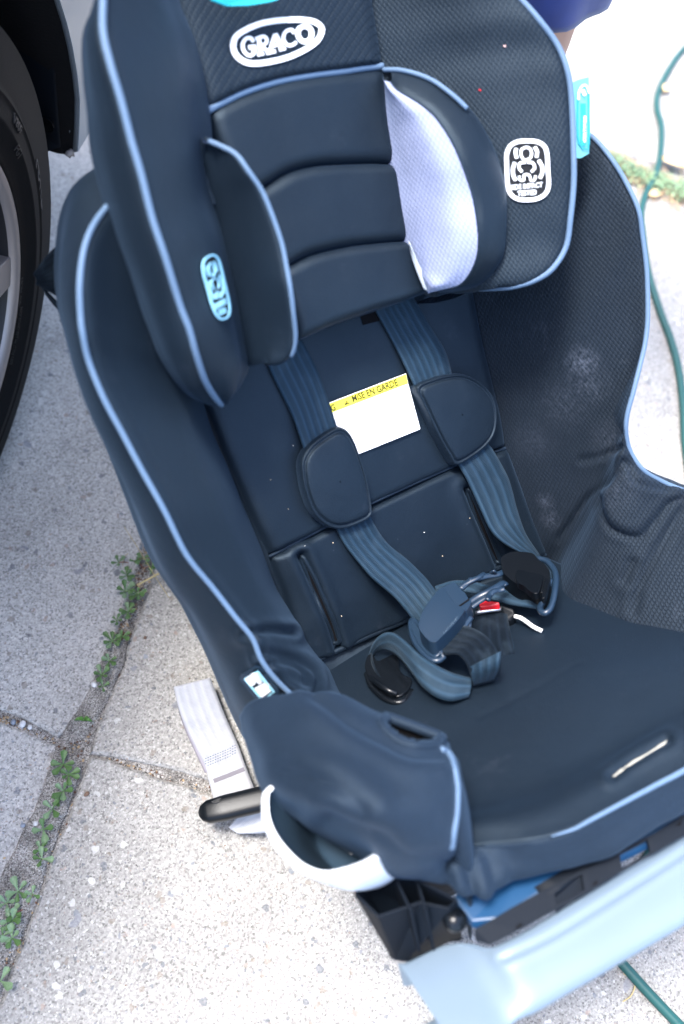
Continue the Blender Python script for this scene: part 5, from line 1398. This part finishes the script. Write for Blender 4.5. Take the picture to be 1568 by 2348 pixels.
# warning label lying on the upper pad
def Zl(x, y): return ((1250 + x * 500 / 1568) / 1.745, (1450 + y * 500 / 1568) / 1.745)
lab = [(185, 515), (1172, 138), (1200, 262), (1352, 828), (1345, 838), (522, 1170), (510, 1160), (440, 975), (372, 870), (320, 800), (285, 790), (268, 745), (228, 640), (205, 560)]
lw_ = [Zl(x, y) for x, y in lab]
white = np.array([at(u, v, .0135) for u, v in lw_]); V, Fc = prism(white, NB, .0012); mobj('warning_label', V, Fc, LABW, S, smooth=False)
SURF['label'] = (white, [tuple(range(len(white)))])
drape('warning_label_band', 'label', [[Zl(*p) for p in [(194, 520), (1166, 145), (1193, 262), (226, 632)]]], LABY, S, .0006, .0004)
o_ = np.array(Zl(498, 495)); e_ = np.array(Zl(1125, 262)) - o_; up = np.array(Zl(470, 405)) - o_
drape('warning_label_print', 'label', [list(map(tuple, p)) for p in textpoly('MISE EN GARDE', o_, e_ / 7.75, up * 1.25)] + [list(map(tuple, p)) for p in textpoly('G', np.array(Zl(232, 612)), e_ / 7.75, up * 1.2)] + stroke([Zl(340, 455), Zl(368, 582)], 1.0, 0) , LABK, S, .0012, .0003)
drape('warning_label_print', 'label', [[Zl(398, 533), Zl(420, 476), Zl(455, 512)]], KTHR, S, .0012, .0003)
drape('warning_label_print', 'label', [[Zl(422, 512), Zl(424, 490), Zl(430, 510)]], LABY, S, .0016, .0003)
# upper straps
hw = .0135
ribbon('shoulder_strap', P3([(600, 790, .012), (617, 845, .013), (643, 900, .013), (670, 955, .014), (700, 1040, .018), (710, 1065, .02)]), P3([(670, 745, .012), (695, 785, .013), (730, 855, .013), (750, 910, .014), (772, 978, .018), (782, 1005, .02)]), WEB, HA, 50, 8, .0016)
ribbon('shoulder_strap', P3([(850, 690, .012), (864, 720, .013), (882, 752, .013), (914, 812, .014), (949, 885, .018), (960, 915, .02)]), P3([(940, 670, .012), (960, 702, .013), (984, 745, .013), (1019, 802, .014), (1036, 858, .018), (1045, 880, .02)]), WEB, HA, 50, 8, .0016)
drape('strap_slot', 'upper', [[(824, 722), (862, 712), (872, 735), (832, 745)]], BLKV, S, .0008, .0004)
# pads
def pad_(outline, w0, bul, name='harness_pad'):
    P = cr(P3([(u, v, w0) for u, v in outline]), 80, True); c = P.mean(0); rows = []
    for k, h in ((.985, -.007), (1.0, -.004), (1.0, 0), (.985, .0025), (.95, .0035), (.915, .0022), (.89, .0030), (.84, .0046), (.6, .0056), (.3, .006), (.02, .006)):
        rows.append(c + (P - c) * k + NB * h * bul)
    G = np.array([np.vstack([r, r[:1]]) for r in rows]); G = np.array([cr(G[:, j], 60) for j in range(81)]).transpose(1, 0, 2)
    G = wrinkle(G, .0006, 40)
    o = sheet(name, G, FAB, HA, key=name + str(w0))
    return P
pL = pad_([(706, 1022), (735, 998), (770, 978), (792, 985), (808, 1010), (826, 1060), (840, 1110), (849, 1165), (846, 1185), (815, 1202), (780, 1212), (748, 1206), (718, 1180), (700, 1142), (690, 1100), (688, 1055)], .021, 1.4)
pR = pad_([(950, 886), (985, 868), (1025, 858), (1060, 858), (1100, 878), (1128, 912), (1136, 955), (1130, 995), (1108, 1025), (1075, 1050), (1042, 1067), (1030, 1052), (1008, 1015), (985, 968), (962, 920)], .0205, 1.4)
# lower left strap
def Zd(x, y): return (745 + x * .36546, 1203.4 + y * .36546)
def zd(l): return [(*Zd(p[0], p[1]), *p[2:]) for p in l]
A_ = pts(zd([(50, -30, .017), (75, 35, .016), (120, 120, .017), (180, 200, .02), (240, 272, .024), (300, 338, .028), (430, 450, .035), (500, 530, .040), (560, 610, .044), (592, 650, .046)]))
B_ = pts(zd([(285, -50, .017), (310, 0, .016), (350, 65, .017), (400, 125, .02), (460, 175, .024), (520, 222, .028), (620, 320, .035), (665, 375, .040), (700, 420, .044), (720, 450, .046)]))
ribbon('shoulder_strap', A_, B_, WEB, HA, 90, 10, .0016, arch=.001)
# lower right strap, twisting edge-on at its tongue
A_ = pts([(1045, 1055, .018), (1054, 1072, .018), (1070, 1100, .02), (1084, 1130, .022), (1100, 1165, .026), (1124, 1215, .032), (1154, 1245, .038), (1209, 1277, .045), (1240, 1304, .046), (1262, 1330, .045)])
B_ = pts([(1112, 1010, .018), (1127, 1028, .018), (1147, 1062, .02), (1164, 1095, .022), (1175, 1130, .026), (1186, 1172, .032), (1205, 1225, .036), (1236, 1272, .040), (1252, 1295, .044), (1267, 1316, .045)])
ribbon('shoulder_strap', A_, B_, WEB, HA, 90, 10, .0016, arch=.001)
# everything around the buckle is placed over the seat cushion plane
def tt(l): return pts(zd(l), 'T')
# buckle body on the short black strap
V, Fc = prism(tt([(930, 520, .030), (1000, 500, .033), (1110, 495, .033), (1190, 520, .03), (1200, 565, .026), (1150, 600, .024), (1100, 560, .026), (960, 560, .026)]), NT, .016); bevel(mobj('buckle', V, Fc, BLK, HA, smooth=False), .003, 3)
V, Fc = prism(tt([(965, 478, .042), (1000, 470, .042), (1095, 483, .042), (1092, 500, .04), (1010, 512, .04), (972, 515, .04)]), NT, .008); bevel(mobj('release_button', V, Fc, RED, HA, smooth=False), .0012, 2)
A_ = tt([(945, 552, .033), (1010, 540, .034), (1102, 526, .033)]); tube('buckle_bar', cr(A_, 12), .0022, STEEL, HA, 8)
ribbon('crotch_strap', tt([(935, 560, .028), (915, 640, .03), (910, 700, .028), (920, 800, .02), (1010, 880, .012), (1090, 935, .004)]), tt([(1140, 545, .026), (1150, 600, .028), (1165, 680, .026), (1185, 780, .02), (1195, 850, .012), (1180, 885, .002)]), WEBK, HA, 60, 10, .0018)
ribbon('crotch_strap', tt([(1060, 640, .02), (1080, 700, .02), (1095, 800, .016), (1100, 900, .006)]), tt([(1150, 610, .02), (1172, 700, .02), (1190, 790, .016), (1192, 868, .004)]), WEB, HA, 30, 8, .0018)
# long loose lap strap curling in an S
def rib2(name, a, b, mat, n=90, arch=0): return ribbon(name, tt(a), tt(b), mat, HA, n, 10, .0017, arch=arch)
# upper part: wide black-grey band coming out from under the tongue, over the top of the loop
rib2('lap_strap', [(690, 800, .046), (760, 812, .052), (830, 812, .056), (880, 860, .054), (905, 920, .046), (918, 965, .034), (925, 1010, .020)],
     [(820, 640, .046), (900, 640, .054), (1000, 690, .062), (1070, 770, .062), (1100, 850, .054), (1095, 930, .036), (1060, 975, .018)], WEBK, 80)
rib2('lap_strap', [(905, 890, .0505), (914, 935, .043), (922, 975, .034), (928, 1000, .026)], [(1105, 790, .0640), (1100, 850, .0575), (1092, 900, .048), (1060, 960, .03)], WEB, 40)
# lower part: blue-grey ribbon from the left loop to the right
rib2('lap_strap', [(285, 830, .006), (290, 770, .022), (330, 705, .038), (390, 672, .046), (450, 685, .050), (520, 740, .050), (600, 815, .048), (700, 880, .044), (800, 930, .038), (920, 962, .030)],
     [(268, 900, .002), (292, 830, .008), (325, 795, .014), (390, 785, .024), (470, 835, .032), (540, 920, .034), (600, 1000, .032), (690, 1075, .028), (790, 1105, .024), (900, 1080, .02)], WEB, 120, .002)
rib2('lap_strap', [(285, 830, .006), (275, 880, .004), (300, 960, .002), (360, 1030, .002), (440, 1065, .004)], [(290, 800, .016), (300, 860, .02), (330, 930, .018), (390, 1000, .014), (452, 1058, .01)], WEBK, 40)
# inner dark lining where the loop turns
# left hip guide (black moulded piece)
rib2('lap_strap', [(690, 385, .036), (800, 352, .038), (900, 352, .038), (1000, 372, .038), (1100, 400, .038), (1250, 440, .040), (1370, 505, .042)], [(700, 445, .03), (800, 425, .032), (900, 425, .032), (1000, 455, .032), (1100, 485, .032), (1200, 508, .034), (1360, 528, .036)], WEB, 70, .001)
rib2('lap_strap', [(690, 430, .046), (740, 395, .046), (800, 375, .044)], [(715, 470, .044), (760, 440, .044), (850, 420, .042)], WEB, 20)
def mould(name, outline, h0, hgt, mat, rows=None, fr='T', par=None, bev=None, n=44):
    """moulded plastic part: smooth outline, thick body, rounded rim"""
    N = FR[fr][3]
    P = cr(pts([(*Zd(*p[:2]), h0 if len(p) == 2 else p[2]) for p in outline], fr), n, True) + N * hgt
    # flatten the rim onto its best plane so the cap stays clean
    c = P.mean(0); u_, s_, vt = np.linalg.svd(P - c); nn = vt[2]
    P = P - np.outer((P - c) @ nn, nn)
    V, Fc = prism(P, N, hgt * 2.0)
    o = mobj(name, V, Fc, mat, par or HA, smooth=True); SURF[name] = (P.copy(), [tuple(range(len(P)))])
    b_ = o.modifiers.new('bevel', 'BEVEL'); b_.width = bev or min(.0035, hgt * .8); b_.segments = 4; b_.limit_method = 'ANGLE'; b_.angle_limit = rad(50)
    w_ = o.modifiers.new('wn', 'WEIGHTED_NORMAL'); w_.keep_sharp = True
    return o
ol = [(258, 930), (275, 860), (300, 850), (325, 878), (345, 895), (420, 860), (462, 858), (472, 905), (478, 950), (510, 985), (550, 1005), (548, 1045), (510, 1095), (465, 1118), (400, 1105), (340, 1065), (290, 1010)]
mould('hip_guide', ol, .008, .009, BLKG)
tube('hip_guide_rib', cr(tt([(285, 960, .014), (340, 1000, .022), (395, 1035, .022), (450, 1060, .018)]), 30), .003, BLKG, HA, 8)
tube('hip_guide_rim', cr(tt([(262, 935, .012), (290, 1008, .012), (345, 1065, .013), (400, 1100, .013), (465, 1114, .013), (510, 1090, .013), (546, 1040, .013)]), 40), .0032, BLKG, HA, 8)
ribbon('strap_bar', tt([(478, 915, .012), (540, 912, .012)]), tt([(478, 950, .012), (550, 945, .012)]), BLKM, HA, 8, 4, .002)
# left tongue
tl_out = [(538, 610, .046), (560, 600, .048), (600, 640, .05), (650, 690, .052), (690, 770, .05), (740, 815, .048), (738, 835, .046), (700, 852, .046), (650, 835, .046), (590, 775, .046), (550, 700, .046)]
P = cr(tt(tl_out), 60, True); mobj('tongue_loop', *tubegeo(P, .0030, 9, True), GUN, HA)
mould('tongue_plate', [(542, 612, .045), (600, 620, .05), (660, 700, .05), (700, 800, .048), (735, 822, .046), (700, 848, .045), (645, 828, .045), (590, 770, .045), (552, 700, .045)], .046, .003, GUN)
body = [(598, 672, .056), (612, 610, .057), (650, 540, .058), (700, 480, .058), (748, 440, .058), (790, 500, .058), (840, 555, .057), (885, 578, .056), (850, 635, .056), (790, 700, .056), (740, 745, .056), (700, 785, .055), (665, 783, .054), (625, 745, .054), (600, 705, .055)]
mould('tongue', body, .052, .010, GUN, bev=.0052)
fl = []
for k_ in range(15):
    u0, v0 = 702 + k_ * 9, 735 - k_ * 10.5
    fl += stroke([Zd(u0, v0), Zd(u0 + 5 - 4 * (k_ % 3), v0 - 9)], .9, 0) + (stroke([Zd(u0 + 6, v0 + 4), Zd(u0 + 2, v0 - 3)], .8, 0) if k_ % 2 else [])
drape('raised_marks', 'tongue', fl, plain('worn raised marks', (.10, .14, .18), .5), HA, .0006, .0004)
neck = [(752, 436, .058), (790, 408, .06), (820, 400, .06), (865, 445, .06), (885, 470, .058), (905, 500, .058), (925, 520, .056), (905, 560, .056), (878, 582, .056), (835, 552, .057), (785, 495, .058)]
mould('tongue_neck', neck, .056, .008, GUN, bev=.002)
drape('tongue_slot', 'tongue_neck', stroke([Zd(842, 512), Zd(905, 468)], 3.2, 0), BLKV, HA, .0006, .0004)
tx = textpoly('seat belt lock', Zd(700, 742), tuple((np.array(Zd(830, 590)) - np.array(Zd(700, 742))) / 6.6), tuple((np.array(Zd(678, 722)) - np.array(Zd(700, 742))) * 1.5)) if False else []
def prong(pl, r=.0026, mat=GUN): 
    P = cr(tt(pl), 30); mobj('tongue_prong', *tubegeo(P, r, 8, squash=.6), mat, HA)
prong([(850, 400, .06), (900, 360, .062), (960, 335, .062), (1020, 320, .06), (1085, 310, .058), (1120, 295, .056)], .0034)
prong([(830, 410, .06), (880, 372, .062), (960, 330, .064), (1000, 305, .062)])
prong([(905, 345, .064), (940, 340, .063), (980, 330, .062)], .003)
prong([(1040, 300, .062), (1060, 288, .066), (1068, 300, .062)], .0022)
prong([(900, 490, .058), (960, 450, .06), (1020, 420, .062), (1075, 390, .062), (1120, 365, .06), (1140, 380, .058)], .0036)
prong([(920, 515, .058), (970, 480, .06), (1030, 445, .062), (1050, 430, .064)])
prong([(1020, 470, .066), (1030, 440, .064), (1060, 415, .064), (1090, 410, .062), (1125, 400, .062)], .003)
prong([(870, 640, .05), (915, 580, .052), (905, 600, .05), (900, 640, .046)], .003)
# right tongue
ro2 = [(1112, 275, .050), (1135, 248, .052), (1180, 226, .054), (1260, 222, .056), (1310, 232, .056), (1340, 262, .056), (1385, 300, .054), (1412, 345, .052), (1415, 400, .05), (1395, 460, .046), (1372, 490, .044), (1330, 480, .044), (1275, 440, .046), (1225, 425, .048), (1190, 400, .05), (1160, 380, .05), (1120, 340, .05)]
mould('tongue', ro2, .047, .011, BLK, bev=.005)
drape('tongue_hole', 'tongue', [[Zd(*p) for p in l_] for l_ in ([(1262, 250), (1276, 248), (1282, 275), (1268, 282)], [(1212, 395), (1232, 388), (1245, 425), (1225, 418)])], BLKV, HA, .0008, .0004)
mould('tongue_boss', [(1210, 300), (1330, 285), (1372, 330), (1352, 420), (1325, 450), (1285, 432), (1250, 400), (1205, 370)], .0575, .004, BLK, bev=.0035)
mould('tongue_ridge', [(1352, 300), (1378, 318), (1402, 350), (1400, 410), (1382, 470), (1362, 470), (1375, 400), (1375, 345)], .0575, .0035, BLK, bev=.003)
P = cr(tt([(1335, 210, .050), (1390, 228, .05), (1432, 275, .05), (1448, 330, .05), (1442, 410, .048), (1425, 490, .045), (1400, 540, .043), (1370, 552, .042), (1350, 520, .042), (1385, 440, .045), (1415, 345, .05)]), 50)
mobj('tongue_loop', *tubegeo(P, .0034, 9), GUN, HA)
def hole_(l): drape('tongue_hole', 'tongue', [[Zd(*p) for p in l]], BLKV, HA, .0008, .0004)

# pale scrap and belt tab behind the buckle
tube('pale_cord_end', cr(tt([(1190, 572, .028), (1225, 582, .028), (1255, 600, .026), (1310, 640, .022), (1362, 665, .019)]), 24), .0022, plain('cream cord', (.72, .72, .70), .7), S, 8)
# bight: dark gusset between back pads and cushion on the left, with crumbs
G = loft([pts([(690, 1535, .0), (784, 1490, .0), (940, 1420, 0), (1149, 1300, 0), (1250, 1274, 0)]), pts([(740, 1560, -.004, 'T'), (840, 1525, -.004, 'T'), (960, 1470, -.004, 'T'), (1170, 1350, -.004, 'T'), (1270, 1350, -.004, 'T')])], 60, 10)
sheet('crotch_gusset', G, FAB, S)
r6 = random.Random(9); CR = plain('tan crumb', (.62, .50, .34), .85); CRW = plain('white crumb', (.75, .75, .72), .8)
ct, cw = [], []
for k in range(200):
    m_k = r6.random()
    if m_k < .35: t = r6.random(); u, v, ky = 785 + 130 * t + r6.gauss(0, 3), 1562 - 42 * t + r6.gauss(0, 3), 'pan'
    elif m_k < .55: t = r6.random(); u, v, ky = 1262 + 190 * t, 1352 + 85 * t + r6.gauss(0, 5), 'pan'
    elif m_k < .75: u, v, ky = r6.uniform(770, 900), r6.uniform(1520, 1600), 'pan'
    elif m_k < .9: u, v, ky = r6.uniform(1060, 1568), r6.uniform(1480, 1850), 'pan'
    else: u, v, ky = r6.uniform(560, 1200), r6.uniform(950, 1420), ('upper', 'lower')
    p = onsurf(ky, u, v, .0002)
    if p is None: continue
    (ct if r6.random() < .68 else cw).append(chipgeo(p, r6.uniform(.0003, .0009) * (2.1 if m_k < .55 else 1), rnd=r6))
for L_, mt, nm, lb in ((ct, CR, 'tan_crumbs', 'tan food crumbs lying in the seams of the car seat'), (cw, CRW, 'white_crumbs', 'white specks lying on the car seat cushion and back')):
    V, Fc = merge(L_); tag(mobj(nm, V, Fc, mt, smooth=False), lb, 'crumbs', kind='stuff')
